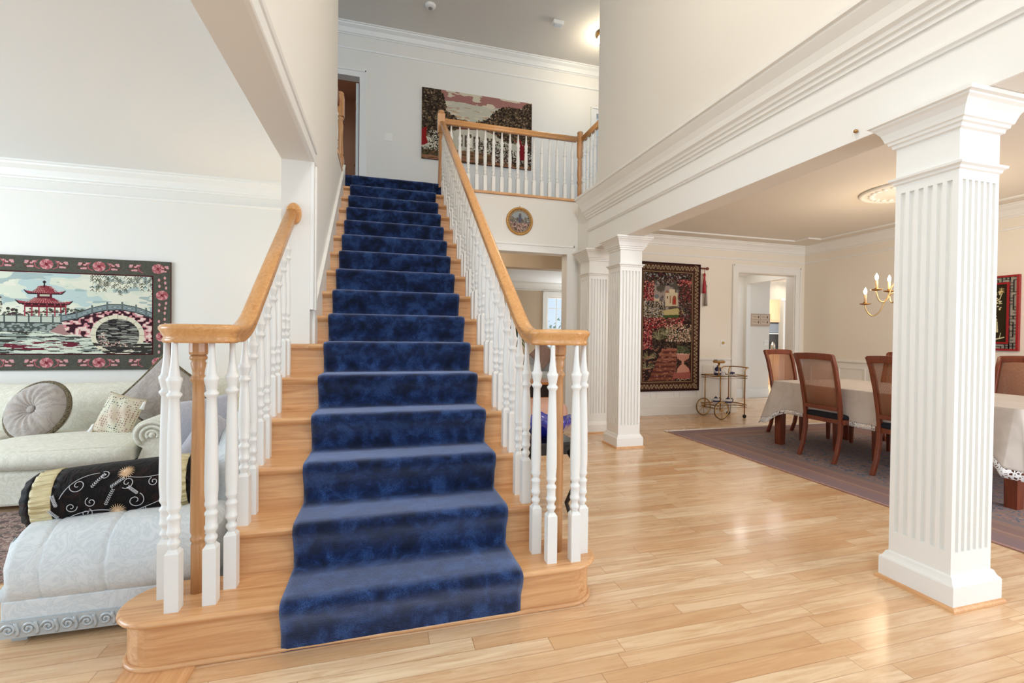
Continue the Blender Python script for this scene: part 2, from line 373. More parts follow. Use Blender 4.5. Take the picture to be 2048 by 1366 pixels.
# ------------------------------------------------------------------ canvas for woven and printed pictures
class Canvas:
    def __init__(s, w, h, base):
        s.w, s.h = w, h; s.a = np.ones((h, w, 3), float)*np.array(base, float)
        s.Y, s.X = np.mgrid[0:h, 0:w].astype(float); s.rng = np.random.RandomState(7)
    def noise(s, sc, octv=3, seed=0, sy=None):
        rng = np.random.RandomState(seed+11); out = np.zeros((s.h, s.w)); amp = 1; tot = 0
        sy = sy or sc
        for o in range(octv):
            gx, gy = int(s.w/sc)+3, int(s.h/sy)+3; g = rng.rand(gy, gx)
            fx, fy = s.X/sc, s.Y/sy; ix, iy = fx.astype(int), fy.astype(int); tx, ty = fx-ix, fy-iy
            tx = tx*tx*(3-2*tx); ty = ty*ty*(3-2*ty)
            v = (g[iy, ix]*(1-tx)+g[iy, ix+1]*tx)*(1-ty)+(g[iy+1, ix]*(1-tx)+g[iy+1, ix+1]*tx)*ty
            out += v*amp; tot += amp; amp *= 0.55; sc = max(sc/2, 1); sy = max(sy/2, 1)
        return out/tot
    def fill(s, m, c, al=1.0):
        m = (m.astype(float)*al)[..., None]; s.a = s.a*(1-m)+np.array(c, float)*m
    def rect(s, x0, y0, x1, y1, c): s.fill((s.X >= x0) & (s.X < x1) & (s.Y >= y0) & (s.Y < y1), c)
    def ell(s, cx, cy, rx, ry, c, al=1.0): s.fill(((s.X-cx)/rx)**2+((s.Y-cy)/ry)**2 <= 1, c, al)
    def poly(s, pts, c):
        m = np.zeros((s.h, s.w), bool); n = len(pts)
        for i in range(n):
            x1, y1 = pts[i]; x2, y2 = pts[(i+1) % n]
            if y1 == y2: continue
            cr = ((y1 > s.Y) != (y2 > s.Y)) & (s.X < (x2-x1)*(s.Y-y1)/(y2-y1)+x1); m ^= cr
        s.fill(m, c); return m
    def line(s, pts, w, c):
        for (x1, y1), (x2, y2) in zip(pts[:-1], pts[1:]):
            xa, xb = int(max(min(x1, x2)-w-1, 0)), int(min(max(x1, x2)+w+2, s.w)); ya, yb = int(max(min(y1, y2)-w-1, 0)), int(min(max(y1, y2)+w+2, s.h))
            if xa >= xb or ya >= yb: continue
            X, Y = s.X[ya:yb, xa:xb], s.Y[ya:yb, xa:xb]; dx, dy = x2-x1, y2-y1; L = dx*dx+dy*dy+1e-9
            t = np.clip(((X-x1)*dx+(Y-y1)*dy)/L, 0, 1); d = np.hypot(X-x1-t*dx, Y-y1-t*dy)
            m = d <= w/2; s.a[ya:yb, xa:xb][m] = c
    def blobs(s, n, box, r, cols, seed=1, ry=None, region=None):
        rng = random.Random(seed)
        for _ in range(n):
            x = rng.uniform(box[0], box[2]); y = rng.uniform(box[1], box[3])
            if region and not region(x, y): continue
            rr = rng.uniform(r*0.5, r); r2 = (ry/r*rr if ry else rr*rng.uniform(0.5, 1.1))
            xa, xb = int(max(x-rr-1, 0)), int(min(x+rr+2, s.w)); ya, yb = int(max(y-r2-1, 0)), int(min(y+r2+2, s.h))
            if xa >= xb or ya >= yb: continue
            m = ((s.X[ya:yb, xa:xb]-x)/rr)**2+((s.Y[ya:yb, xa:xb]-y)/r2)**2 <= 1
            s.a[ya:yb, xa:xb][m] = rng.choice(cols)
    def mesh(s, name, P, m, parent=None, label=None, thick=0.0, root_off=None):
        # P(u, v) -> world point, u,v in 0..1 (v down)
        off = root_off if root_off is not None else Vector((0, 0, 0))
        w, h = s.w, s.h
        o = np.array(P(0, 0)); ux = np.array(P(1, 0))-o; vy = np.array(P(0, 1))-o
        U, V = np.meshgrid(np.arange(w+1)/w, np.arange(h+1)/h)
        co = o+U[..., None]*ux+V[..., None]*vy-np.array(off); co = co.reshape(-1, 3)
        i = np.arange(h)[:, None]*(w+1)+np.arange(w)[None, :]
        F = np.stack([i, i+w+1, i+w+2, i+1], -1).reshape(-1, 4)
        me = bpy.data.meshes.new(name); me.vertices.add(len(co)); me.vertices.foreach_set('co', co.ravel())
        me.loops.add(F.size); me.loops.foreach_set('vertex_index', F.ravel().astype(np.int32)); me.polygons.add(len(F)); me.polygons.foreach_set('loop_start', np.arange(0, F.size, 4, dtype=np.int32))
        me.update(); me.validate()
        c = np.clip(s.a, 0, 255)/255.0; c = np.where(c <= 0.04045, c/12.92, ((c+0.055)/1.055)**2.4)
        cf = np.concatenate([c.reshape(-1, 3), np.ones((w*h, 1))], 1); cl = np.repeat(cf, 4, 0).astype(np.float32)
        at = me.color_attributes.new('weave', 'FLOAT_COLOR', 'CORNER'); at.data.foreach_set('color', cl.ravel())
        me.materials.append(MT[m]); ob = bpy.data.objects.new(name, me); COL.objects.link(ob)
        if parent is not None: ob.parent = parent
        if label: ob['label'] = label
        return ob

# ------------------------------------------------------------------ dimensions
H_LOW = 2.30; Z2 = 3.04; CEIL2 = 5.80; CEIL1 = 2.78; CEILL = 2.75
def T(k): return 1.87+(k-1)*0.2536      # front of the nosing of tread k

# ------------------------------------------------------------------ setting
struct(MB().box(-6.5, 11.6, -2.6, 12.4, -0.06, 0.0), 'floor', 'floor', 'pale oak strip floor running through hall and dining room', 'floor')
struct(MB().box(-6.5, 2.51, -2.6, 7.28, CEIL2, CEIL2+0.1).box(2.51, 6.5, 4.4, 7.28, CEIL2, CEIL2+0.1), 'ceiling', 'ceil', 'high beige ceiling above the landing', 'ceiling')
struct(MB().box(-6.5, -0.62, -2.6, 5.3, CEILL, CEILL+0.12), 'ceiling', 'ceil_w', 'white ceiling of the living room at left', 'ceiling')
struct(MB().box(2.70, 7.1, -2.6, 6.25, CEIL1, CEIL1+0.1), 'ceiling', 'ceil', 'cream ceiling of the dining room', 'ceiling')
struct(MB().box(2.72, 7.1, 6.41, 7.77, CEIL1, CEIL1+0.1).box(7.1, 11.6, 6.25, 12.3, CEIL1, CEIL1+0.1), 'ceiling', 'ceil_w', 'white kitchen ceiling with downlights', 'ceiling')
struct(MB().box(-0.5, 6.95, 7.42, 10.2, 2.46, 2.56).box(-.6, 2.7, 5.88, 7.93, 2.80, 2.88), 'ceiling', 'ceil_w', 'white ceiling of the family room behind the stairs', 'ceiling')
# left stair wall and header over the living room opening
struct(MB().box(-0.62, -0.45, 3.18, 4.9, 0, CEIL2).box(-0.62, -0.45, 4.9, 5.64, 0, Z2-0.03).box(-0.62, -0.45, -2.6, 3.18, H_LOW, CEIL2),
       'wall_left', 'wall', 'tall white wall left of the staircase with its opening header', 'wall')
struct(MB().box(-6.5, -0.62, 5.3, 5.45, 0, CEILL), 'wall_living', 'wall', 'white living room wall behind the cream sofa', 'wall')
# right upper wall over the columns
struct(MB().box(2.51, 2.70, -2.6, 5.15, H_LOW, CEIL2).box(2.51, 2.70, 5.15, 5.72, H_LOW, Z2-0.03).box(2.51, 2.70, 5.56, 5.72, 0, H_LOW),
       'wall_right', 'wall', 'tall white wall above the beam and columns', 'wall')
struct(MB().box(0.74, 0.95, 5.72, 5.88, 0, 3.008).box(2.348, 2.70, 5.722, 5.88, 0, 3.008).box(0.95, 2.348, 5.72, 5.88, H_LOW, 3.008),
       'wall_back', 'wall', 'white wall under the balcony with the hall opening', 'wall')
struct(MB().box(-6.5, -0.62, 5.64, 7.28, Z2-0.14, Z2).box(-0.62, 0.74, 5.70, 7.28, Z2-0.14, Z2-0.012).box(0.74, 2.72, 5.885, 7.28, Z2-0.14, Z2).box(2.72, 6.5, 4.4, 7.28, Z2-0.14, Z2).box(-3, -.63, 4.4, 5.64, Z2-.14, Z2),
       'floor', 'carpet', 'upper landing floor behind the balcony balusters', 'floor')
struct(MB().box(-6.5, -1.12, 7.28, 7.42, Z2, CEIL2).box(-0.36, 3.43, 7.28, 7.42, Z2, CEIL2).box(4.2, 6.5, 7.28, 7.42, Z2, CEIL2).box(-1.12, -0.36, 7.28, 7.42, 5.04, CEIL2).box(3.43, 4.2, 7.28, 7.42, 5.04, CEIL2),
       'wall_upstairs', 'wall', 'upper white wall with the house tapestry', 'wall')
struct(MB().box(-2.2, 1.0, 9.6, 9.7, Z2, CEIL2).box(-2.2, -2.1, 7.42, 9.6, Z2, CEIL2).box(0.9, 1.0, 7.42, 9.6, Z2, CEIL2).box(-2.2, 1, 7.42, 9.7, CEIL2, CEIL2+.05).box(-2.2, 1, 7.42, 9.7, Z2-.05, Z2),
       'wall_bedroom', 'wall_dusk', 'brown wall of the dim room behind the upstairs door', 'wall')
struct(MB().box(3.2, 4.4, 8.4, 8.5, Z2, CEIL2), 'wall_closet', 'wall', 'pale wall behind the door at right end of landing', 'wall')
# dining room walls
struct(MB().box(2.70, 5.57, 6.25, 6.41, 0, CEIL1).box(6.74, 7.1, 6.25, 6.41, 0, CEIL1).box(5.57, 6.74, 6.25, 6.41, H_LOW, CEIL1),
       'wall_dining', 'wall_cream', 'cream dining room wall with tapestry and kitchen opening', 'wall')
struct(MB().box(6.95, 7.1, -2.6, 6.25, 0, CEIL1), 'wall_dining_right', 'wall_cream', 'cream dining room wall with the red framed picture', 'wall')
# passage and kitchen
struct(MB().box(4.6, 7.74, 7.77, 7.9, 0, CEIL1), 'wall_passage', 'wall', 'white wall with small plaque seen through the dining doorway', 'wall')
struct(MB().box(4.6, 4.7, 6.41, 7.77, 0, CEIL1), 'wall_passage_end', 'wall_tan', 'tan end wall of the passage behind the dining room', 'wall')
struct(MB().box(7.1, 7.22, 6.45, 7.77, 2.32, CEIL1), 'trim_1', 'trim', 'white header over the passage beyond dining room', 'trim')
struct(MB().box(7.1, 7.2, 7.70, 7.768, 0, 2.32), 'trim_2', 'trim', 'white casing post at the passage corner', 'trim')
struct(MB().box(7.74, 11.6, 10.6, 10.7, 0, CEIL1).box(11.5, 11.6, 6.25, 10.6, 0, CEIL1), 'wall_kitchen', 'wall', 'white far wall of the kitchen', 'wall')
# family room
struct(MB().box(-0.6, 1.55, 10.2, 10.35, 0, 2.9).box(2.35, 3.62, 10.2, 10.35, 0, 2.9).box(4.6, 7.0, 10.2, 10.35, 0, 2.9).box(1.55, 2.35, 10.2, 10.35, 2.17, 2.9).box(3.62, 4.6, 10.2, 10.35, 2.17, 2.9).box(1.55, 2.35, 10.2, 10.35, 0, .35).box(3.62, 4.6, 10.2, 10.35, 0, 0.35),
       'wall_family', 'wall_tan', 'tan family room wall with tall windows', 'wall')
struct(MB().box(-0.6, -0.5, 5.88, 10.2, 0, 2.9).box(6.9, 7.0, 7.93, 10.2, 0, 2.9), 'wall_family_side', 'wall_tan', 'tan side walls of the family room', 'wall')
struct(MB().box(-0.5, 4.6, 7.2, 7.42, 2.33, 2.80), 'trim_3', 'wall_tan', 'beige header beam between rear hall and family room', 'trim')

def crown(pts, path, side, name, label, m='trim'):
    mb = MB(); mb.sweep(pts, path, side); return struct(mb, name, m, label, 'crown moulding')
CR = [(0, 0), (-0.0, -0.285), (0.016, -0.285), (0.018, -0.262), (0.032, -0.255), (0.034, -0.232), (0.046, -0.226), (0.05, -0.205), (0.068, -0.19), (0.074, -0.15), (0.09, -0.105), (0.112, -0.07), (0.124, -0.05), (0.124, -0.034), (0.14, -0.028), (0.14, 0)]
# foyer side crown on the beam (mitred return at its far end)
crown(CR, [(2.50, -2.6, 2.98), (2.50, 5.37, 2.98), (2.56, 5.37, 2.98)], [(-1, 0, 0), (-1, 1, 0), (0, 1, 0)], 'trim_4', 'white crown moulding along the beam over the columns')
bx = MB().box(2.495, 2.51, -2.6, 5.37, H_LOW, 2.70)
bx.sweep([(0, 0), (0.010, 0.0), (0.014, 0.01), (0.022, 0.02), (0.022, 0.032), (0, 0.032)], [(2.495, -2.6, 2.535), (2.495, 5.37, 2.535)], [(-1, 0, 0)]*2)
struct(bx, 'trim_5', 'trim', 'white fascia board of the beam over the columns', 'beam')
SC = [(0, 0), (0, -0.15), (0.012, -0.15), (0.014, -0.135), (0.028, -0.128), (0.032, -0.11), (0.05, -0.07), (0.085, -0.035), (0.09, -0.02), (0.105, -0.016), (0.105, 0)]
BEAD = [(0, 0), (0.010, 0.004), (0.014, 0.016), (0.010, 0.028), (0, 0.03)]
def crown_set(name, label, pts, side, ztop, zbead, frieze=True):
    mb = MB(); mb.sweep(SC, [(x, y, ztop) for x, y in pts], side)
    mb.sweep(BEAD, [(x, y, zbead) for x, y in pts], side)
    return struct(mb, name, 'trim', label, 'crown moulding')
crown_set('trim_6', 'white crown moulding of the living room', [(-6.5, 5.3), (-0.62, 5.3)], [(0, -1, 0), (0, -1, 0)], CEILL, 2.49)
crown_set('trim_7', 'white crown moulding high above the landing tapestry', [(-6.5, 7.28), (6.5, 7.28)], [(0, -1, 0), (0, -1, 0)], CEIL2, 5.44)
crown_set('trim_8', 'cream crown moulding around the dining room', [(2.70, 6.25), (6.95, 6.25), (6.95, -2.6)], [(0, -1, 0), (-1, -1, 0), (-1, 0, 0)], CEIL1, 2.49)
crown_set('trim_9', 'white crown moulding of the family room', [(-0.5, 10.2), (6.9, 10.2)], [(0, -1, 0)]*2, 2.46, 2.275)
# dining wainscot: rail, panels, baseboard
wn = MB()
wn.box(2.70, 5.45, 6.232, 6.25, 0, 0.14); wn.box(6.86, 6.95, 6.232, 6.25, 0, 0.14); wn.box(6.932, 6.95, -2.6, 6.232, 0, 0.14)
for z, h in ((0.86, 0.03),):
    wn.box(2.70, 5.45, 6.222, 6.25, z, z+h); wn.box(6.86, 6.95, 6.222, 6.25, z, z+h); wn.box(6.922, 6.95, -2.6, 6.222, z, z+h)
struct(wn, 'baseboard_dining', 'trim', 'white baseboard and chair rail of the dining room', 'baseboard', 0.004)
pn = MB()
def frame_y(mb, x0, x1, z0, z1, y, w=0.02, d=0.012):
    mb.box(x0, x1, y-d, y, z0, z0+w); mb.box(x0, x1, y-d, y, z1-w, z1); mb.box(x0, x0+w, y-d, y, z0+w, z1-w); mb.box(x1-w, x1, y-d, y, z0+w, z1-w)
def frame_x(mb, y0, y1, z0, z1, x, w=0.02, d=0.012):
    mb.box(x-d, x, y0, y1, z0, z0+w); mb.box(x-d, x, y0, y1, z1-w, z1); mb.box(x-d, x, y0, y0+w, z0+w, z1-w); mb.box(x-d, x, y1-w, y1, z0+w, z1-w)
pn.box(2.70, 5.45, 6.2455, 6.2498, 0.0, 0.87).box(6.86, 6.95, 6.2455, 6.2498, 0, 0.87).box(6.9455, 6.9498, -2.6, 6.245, 0, 0.87)
x = 2.82
while x < 5.3: frame_y(pn, x, x+0.34, 0.26, 0.78, 6.25); x += 0.42
y = 6.1
while y > -1: frame_x(pn, y-0.42, y, 0.26, 0.78, 6.95); y -= 0.5
struct(pn, 'trim_10', 'trim', 'white wainscot panel mouldings of the dining room', 'trim')
# casings
def casing(mb, x0, x1, z1, y, w=0.10, d=0.022, z0=0.0, left=True, right=True):
    if left:
        mb.box(x0-w, x0, y-d, y, z0, z1+w); mb.box(x0-w-0.012, x0-w+0.012, y-d-0.012, y, z0, z1+w+0.012)
    if right:
        mb.box(x1, x1+w, y-d, y, z0, z1+w); mb.box(x1+w-0.012, x1+w+0.012, y-d-0.012, y, z0, z1+w+0.012)
    mb.box(x0, x1, y-d, y, z1, z1+w); mb.box(x0-w, x1+w, y-d-0.012, y, z1+w-0.012, z1+w+0.012)
c1 = MB(); casing(c1, 0.95, 2.348, H_LOW, 5.72); struct(c1, 'door_1', 'trim', 'white casing of the hall opening under the balcony', 'doorway')
c2 = MB(); casing(c2, 5.57, 6.74, H_LOW, 6.25); c2.box(5.565, 5.58, 6.249, 6.412, 0, H_LOW).box(6.73, 6.742, 6.249, 6.412, 0, H_LOW).box(5.58, 6.73, 6.249, 6.412, H_LOW-0.01, H_LOW+.002); struct(c2, 'door_2', 'trim', 'white casing of the kitchen doorway in the dining room', 'doorway')
c3 = MB(); casing(c3, -1.12, -0.36, 5.04, 7.28, 0.09, z0=Z2); d3 = struct(c3, 'door_3', 'trim', 'upstairs door at top of the stairs, standing ajar', 'door')
d3b = MB().box(-0.42, -0.378, 7.43, 8.1, Z2+0.01, 5.03); slab = d3b.build('door_leaf', 'trim', d3, off=Vector((0, 0, 0)))
MB().lathe([(0.0, -0.055), (0.024, -0.05), (0.026, -0.03), (0.01, -0.02), (0.012, 0)], (-0.42, 7.99, 3.98), 14, 'x').build('door_knob', 'brass', slab, off=Vector((0, 0, 0)))
MB().box(-.425, -.419, 7.425, 7.45, 4.62, 4.72).box(-.425, -.419, 7.425, 7.45, 3.3, 3.4).build('hinge', 'brass', slab, off=Vector((0, 0, 0)))
c4 = MB(); casing(c4, 3.50, 4.2, 5.04, 7.28, 0.09, z0=Z2); struct(c4, 'door_4', 'trim', 'white door casing at right end of the landing', 'doorway')
# living room opening casing on the stair side + jamb faces
c5 = MB()
CS = [(0, -0.001), (0.018, -0.001), (0.022, 0.006), (0.017, 0.018), (0.017, 0.082), (0.024, 0.088), (0.028, 0.108), (0, 0.112)]
c5.sweep(CS, [(-0.4495, -2.6, H_LOW), (-0.4495, 3.285, H_LOW)], [(1, 0, 0)]*2)
c5.prism([(-0.4495, 3.179), (-0.4315, 3.179), (-0.4280, 3.186), (-0.4325, 3.198), (-0.4325, 3.262), (-0.4255, 3.268), (-0.4215, 3.288), (-0.4495, 3.291)], 'z', 1.36, H_LOW)
struct(c5, 'trim_11', 'trim', 'white casing around the living room opening beside the stairs', 'trim')
# dining ceiling trim rectangle + medallion
dt = MB()
P = [(3.15, 5.9), (6.45, 5.9), (6.45, -1.5), (3.15, -1.5)]
dt.box(3.45, 6.30, 5.85, 5.89, CEIL1-0.02, CEIL1-0.001).box(6.30, 6.34, 5.65, 5.89, CEIL1-0.02, CEIL1-0.001).box(6.30, 6.59, 5.61, 5.65, CEIL1-0.02, CEIL1-0.001).box(6.55, 6.59, -1.5, 5.61, CEIL1-0.02, CEIL1-0.001)
dt.box(3.11, 3.15, -1.5, 5.55, CEIL1-0.02, CEIL1-0.001)
struct(dt, 'trim_12', 'trim', 'slim white moulding rectangle on the dining ceiling', 'trim')
md = MB(); prof = [(0.39, CEIL1), (0.40, CEIL1-0.012), (0.38, CEIL1-0.03), (0.36, CEIL1-0.022), (0.34, CEIL1-0.014), (0.30, CEIL1-0.02), (0.26, CEIL1-0.016), (0.2, CEIL1-0.03), (0.1, CEIL1-0.035), (0.06, CEIL1-0.05), (0.001, CEIL1-0.05)]
md.lathe(prof, (5.27, 3.55, 0), 48)
for k in range(24):
    a = 2*math.pi*k/24; md.ell((5.27+0.29*math.cos(a), 3.55+0.29*math.sin(a), CEIL1-0.02), (0.03, 0.03, 0.018), nu=8, nv=6)
single(md, 'ceiling_medallion', 'trim', 'round white plaster medallion on the dining ceiling', 'ceiling medallion')
# baseboards
struct(MB().box(5.62, 7.08, 7.75, 7.77, 0, 0.17).box(7.22, 7.74, 7.75, 7.77, 0, 0.17), 'baseboard_passage', 'trim', 'white baseboard under the small plaque', 'baseboard', 0.004)
struct(MB().box(-6.5, -0.64, 5.28, 5.3, 0, 0.14), 'baseboard_living', 'trim', 'white baseboard behind the living room sofa', 'baseboard')
# threshold plank at the foot of the stairs
struct(MB().box(-0.875, -0.64, -2.5, 1.985, 0, 0.004), 'trim_13', MT['oak_y'], 'orange oak threshold board by the foot of the stairs', 'threshold')
# windows of the family room
def window(idx, x0, x1, z0, z1, y, label):
    w = MB(); casing(w, x0, x1, z1, y, 0.09, 0.02, z0=z0-0.09); w.box(x0-0.1, x1+0.1, y-0.04, y, z0-0.04, z0)
    o = struct(w, 'window_%d' % idx, 'trim', label, 'window')
    f = MB(); zm = (z0+z1)/2+0.05
    for (a, b) in ((z0, zm), (zm, z1)):
        f.box(x0, x0+0.05, y+0.03, y+0.07, a, b).box(x1-0.05, x1, y+0.03, y+0.07, a, b).box(x0+0.05, x1-0.05, y+0.03, y+0.07, a, a+0.05).box(x0+0.05, x1-0.05, y+0.03, y+0.07, b-0.05, b)
    n = 3
    for i in range(1, n): f.box(x0+(x1-x0)*i/n-0.008, x0+(x1-x0)*i/n+0.008, y+0.04, y+0.06, z0+0.05, z1-0.05)
    for i in (1, 3, 5): f.box(x0+0.05, x1-0.05, y+0.042, y+0.058, z0+(z1-z0)*i/6-0.008, z0+(z1-z0)*i/6+0.008)
    f.build('sash', 'trim', o, off=Vector((0, 0, 0)))
    MB().box(x0+0.02, x1-0.02, y+0.055, y+0.057, z0+.02, z1-.02).build('glass_pane', 'pane', o, off=Vector((0, 0, 0)))
    return o
window(1, 3.70, 4.5, 0.45, 2.16, 10.2, 'tall white family room window right of the tan wall')
window(2, 1.62, 2.3, 0.45, 2.16, 10.2, 'white family room window half hidden behind the stair balusters')
rng = random.Random(3)
def shrub(label, cx, cy, h, wd, name='garden_shrub'):
    mb = MB()
    for _ in range(260):
        a, b = rng.uniform(-1, 1), rng.uniform(0, 1); c = rng.uniform(-1, 1)
        p = (cx+a*wd, cy+c*0.5, b*h); r = rng.uniform(0.05, 0.16)
        q = [Vector((rng.uniform(-r, r), rng.uniform(-r, r), rng.uniform(-r, r))) for _ in range(3)]
        mb.add([tuple(Vector(p)+v) for v in q], [(0, 1, 2)])
    t = thing(name, label, 'shrub', (cx, cy, 0)); part(mb, 'foliage', MAT_BUSH, t); part(MB().lathe([(0.05, -0.05), (0.03, h*0.8)], (cx, cy, 0), 8), 'trunk', 'oak_z', t)
MAT_BUSH = mat('garden_foliage', rgb(120, 160, 140), 0.8)
shrub('green garden shrub outside the family room window', 4.8, 12.0, 1.7, 0.9)
shrub('taller tree foliage outside the half hidden window', 2.4, 11.9, 2.4, 0.7)

# ------------------------------------------------------------------ staircase
st = thing('staircase', 'straight oak staircase rising from the bullnose step to the landing', 'staircase', (0.06, 1.9, 0))
XL, XR = -0.61, 0.735
def hull_outline(x_l, x_r, y0, y1, rl, off=0.0, n=14):
    # bullnose step: straight front, half round ends
    cl = (-0.775, 2.02); cr = (0.822, 2.015); r = 0.153+off
    pts = []
    for i in range(n+1):
        a = math.radians(90+180*i/n); pts.append((cl[0]+r*math.cos(a), cl[1]+r*math.sin(a)))
    for i in range(n+1):
        a = math.radians(-90+180*i/n); pts.append((cr[0]+r*math.cos(a), cr[1]+r*math.sin(a)))
    return pts
def nose_rings(outline_fn, z0, z1, noser=0.012):
    rings = []
    h = z1-z0
    for t in (0, 0.15, 0.4, 0.6, 0.85, 1.0):
        o = -noser*(abs(2*t-1)**2.2)
        rings.append([(x, y, z0+h*t) for x, y in outline_fn(o)])
    return rings
m1 = MB().rings(nose_rings(lambda o: hull_outline(0, 0, 0, 0, 0, o), 0.163, 0.19), smooth=True)
part(m1, 'tread', 'oak_x', st)
m1 = MB(); out = hull_outline(0, 0, 0, 0, 0, -0.032)
m1.rings([[(x, y, 0.0) for x, y in out], [(x, y, 0.163) for x, y in out]], smooth=False); part(m1, 'riser', 'oak_x', st)
sh = hull_outline(0, 0, 0, 0, 0, -0.028); part(MB().tube([(x, y, 0.009) for x, y in sh+[sh[0]]], 0.010, 8), 'shoe_moulding', 'oak_x', st, label='pinkish oak shoe moulding')
for k in range(2, 17):
    z = 0.19*k; y0 = T(k); y1 = T(k+1)+0.03 if k < 16 else y0+0.09
    xl = XL if k <= 5 else -0.452; xr = XR
    prof = [(y0+0.004, z-0.027), (y0, z-0.019), (y0-0.001, z-0.012), (y0+0.003, z-0.004), (y0+0.010, z-0.0005), (y0+0.02, z), (y1, z), (y1, z-0.027)]
    xr_ = xr if k < 16 else 0.66
    mb = MB().prism(prof, 'x', xl, xr_)
    if k == 6: mb.box(XL, -0.452, y0+0.002, 3.178, z-0.027, z-0.0005)
    part(mb, 'tread', 'oak_x', st)
    mb = MB().box(xl+0.012 if k <= 6 else -0.45, xr-0.02, y0+0.03, y0+0.05, z-0.19, z-0.027)
    if k == 6: mb = MB().box(XL+0.012, xr-0.02, y0+0.03, y0+0.04, z-0.19, z-0.027)
    part(mb, 'riser', 'oak_x', st)
    if k < 16:   # small cove under the nosing
        part(MB().prism([(y0+0.012, z-0.027), (y0+0.03, z-0.027), (y0+0.03, z-0.043), (y0+0.022, z-0.04)], 'x', xl+0.01, xr-0.02), 'cove_moulding', 'oak_x', st)
# spandrel walls below the flight
poly = [(2.17, 0)]
pts = [(T(2)+0.05, 0.0)]
for k in range(2, 16): pts += [(T(k)+0.05, 0.19*k-0.19 if k == 2 else 0.19*(k-1)-0.027), (T(k)+0.05, 0.19*k-0.028)]
top = [(T(2)+0.05, 0.352), (5.70, 0.352+(5.70-T(2)-0.05)*0.7492), (5.70, 0)]
part(MB().prism([(T(2)+0.05, 0), (T(2)+0.05, 0.34)]+[q for k in range(2, 16) for q in ((T(k)+0.052, 0.19*k-0.028), (T(k+1)+0.048, 0.19*k-0.028))]+[(5.69, 2.9), (5.69, 0)], 'x', 0.69, 0.715), 'spandrel_panel', 'trim', st, label='white panelled side under the flight')
part(MB().prism([(T(2)+0.05, 0), (T(2)+0.05, 0.34)]+[q for k in range(2, 6) for q in ((T(k)+0.052, 0.19*k-0.028), (min(T(k+1)+0.048, 3.17), 0.19*k-0.028))]+[(3.17, 0)], 'x', -0.592, -0.57), 'spandrel_panel', 'trim', st, label='white panelled side under the flight')
# skirt board on the left wall
sl = 0.19/0.2536
def nz(y): return 0.19+(y-T(1))*sl
sk = MB().prism([(3.285, nz(3.285)-0.19), (3.285, nz(3.285)+0.135), (5.60, nz(5.6)+0.135), (5.66, Z2+0.08), (5.66, Z2-0.3)], 'x', -0.449, -0.432)
sk.prism([(3.285, nz(3.285)+0.135), (3.285, nz(3.285)+0.155), (5.60, nz(5.6)+0.155), (5.60, nz(5.6)+0.135)], 'x', -0.449, -0.424)
part(sk, 'skirt_board', 'trim', st, label='white skirt board along the wall')

# ------------------------------------------------------------------ runner
cx0, cx1 = -0.360, 0.582
path, outp = [], []
def pp(o, i): outp.append(o); path.append(i)
for k in range(1, 17):
    z = 0.19*k; y0 = T(k); zp = z-0.19
    pp((y0+0.015, zp+(0.014 if k > 1 else 0.003)), (y0+0.0285, zp+0.0015))
    for o, i in (((0.0145, -0.125), (0.0285, -0.125)), ((0.010, -0.098), (0.0285, -0.09)), ((0.0, -0.074), (0.022, -0.06)), ((-0.011, -0.053), (0.012, -0.046)), ((-0.020, -0.034), (0.0, -0.032)), ((-0.0245, -0.016), (-0.006, -0.016)), ((-0.0225, -0.001), (-0.005, -0.004)), ((-0.013, 0.011), (0.0, 0.0)), ((0.004, 0.017), (0.008, 0.001)), ((0.03, 0.018), (0.03, 0.0015)), ((0.09, 0.015), (0.09, 0.0015))):
        pp((y0+o[0], z+o[1]), (y0+i[0], z+i[1]))
    if k < 16: pp((y0+0.17, z+0.0145), (y0+0.17, z+0.0015))
n = len(path)
cols = 40; rings = []; rg = random.Random(5)
mb = MB()
for i in range(n):
    row = [(cx0-0.002, path[i][0], path[i][1])]
    for c in range(cols+1):
        x = cx0+(cx1-cx0)*c/cols; e = 0.005 if c in (0, cols) else 0.0
        w_ = 0.0022*math.sin(x*17+i*1.9)+0.0014*math.sin(x*41+i*0.7)
        if i == 0: w_ = 0
        row.append((x, outp[i][0]+e*0.5+w_*0.6, outp[i][1]-e+abs(w_)*0.5))
    row.append((cx1+0.002, path[i][0], path[i][1])); rings.append(row)
mb.rings(rings, closed=False)
rn = thing('stair_runner', 'navy blue velvet carpet runner down the middle of the stairs', 'carpet runner', (0.11, 1.9, 0))
part(mb, 'runner_pile', 'carpet', rn)
mb = MB(); y0 = T(16)   # landing lap, wider than the runner
lap = [(y0+0.022, Z2-0.068), (y0-0.004, Z2-0.040), (y0-0.020, Z2-0.016), (y0-0.010, Z2+0.010), (y0+0.02, Z2+0.018), (y0+0.12, Z2+0.018), (y0+0.12, Z2-0.01), (y0+0.03, Z2-0.01)]
mb.prism(lap, 'x', -0.430, 0.64); part(mb, 'landing_lap', 'carpet', rn, label='wider dark carpet lap at the landing edge')

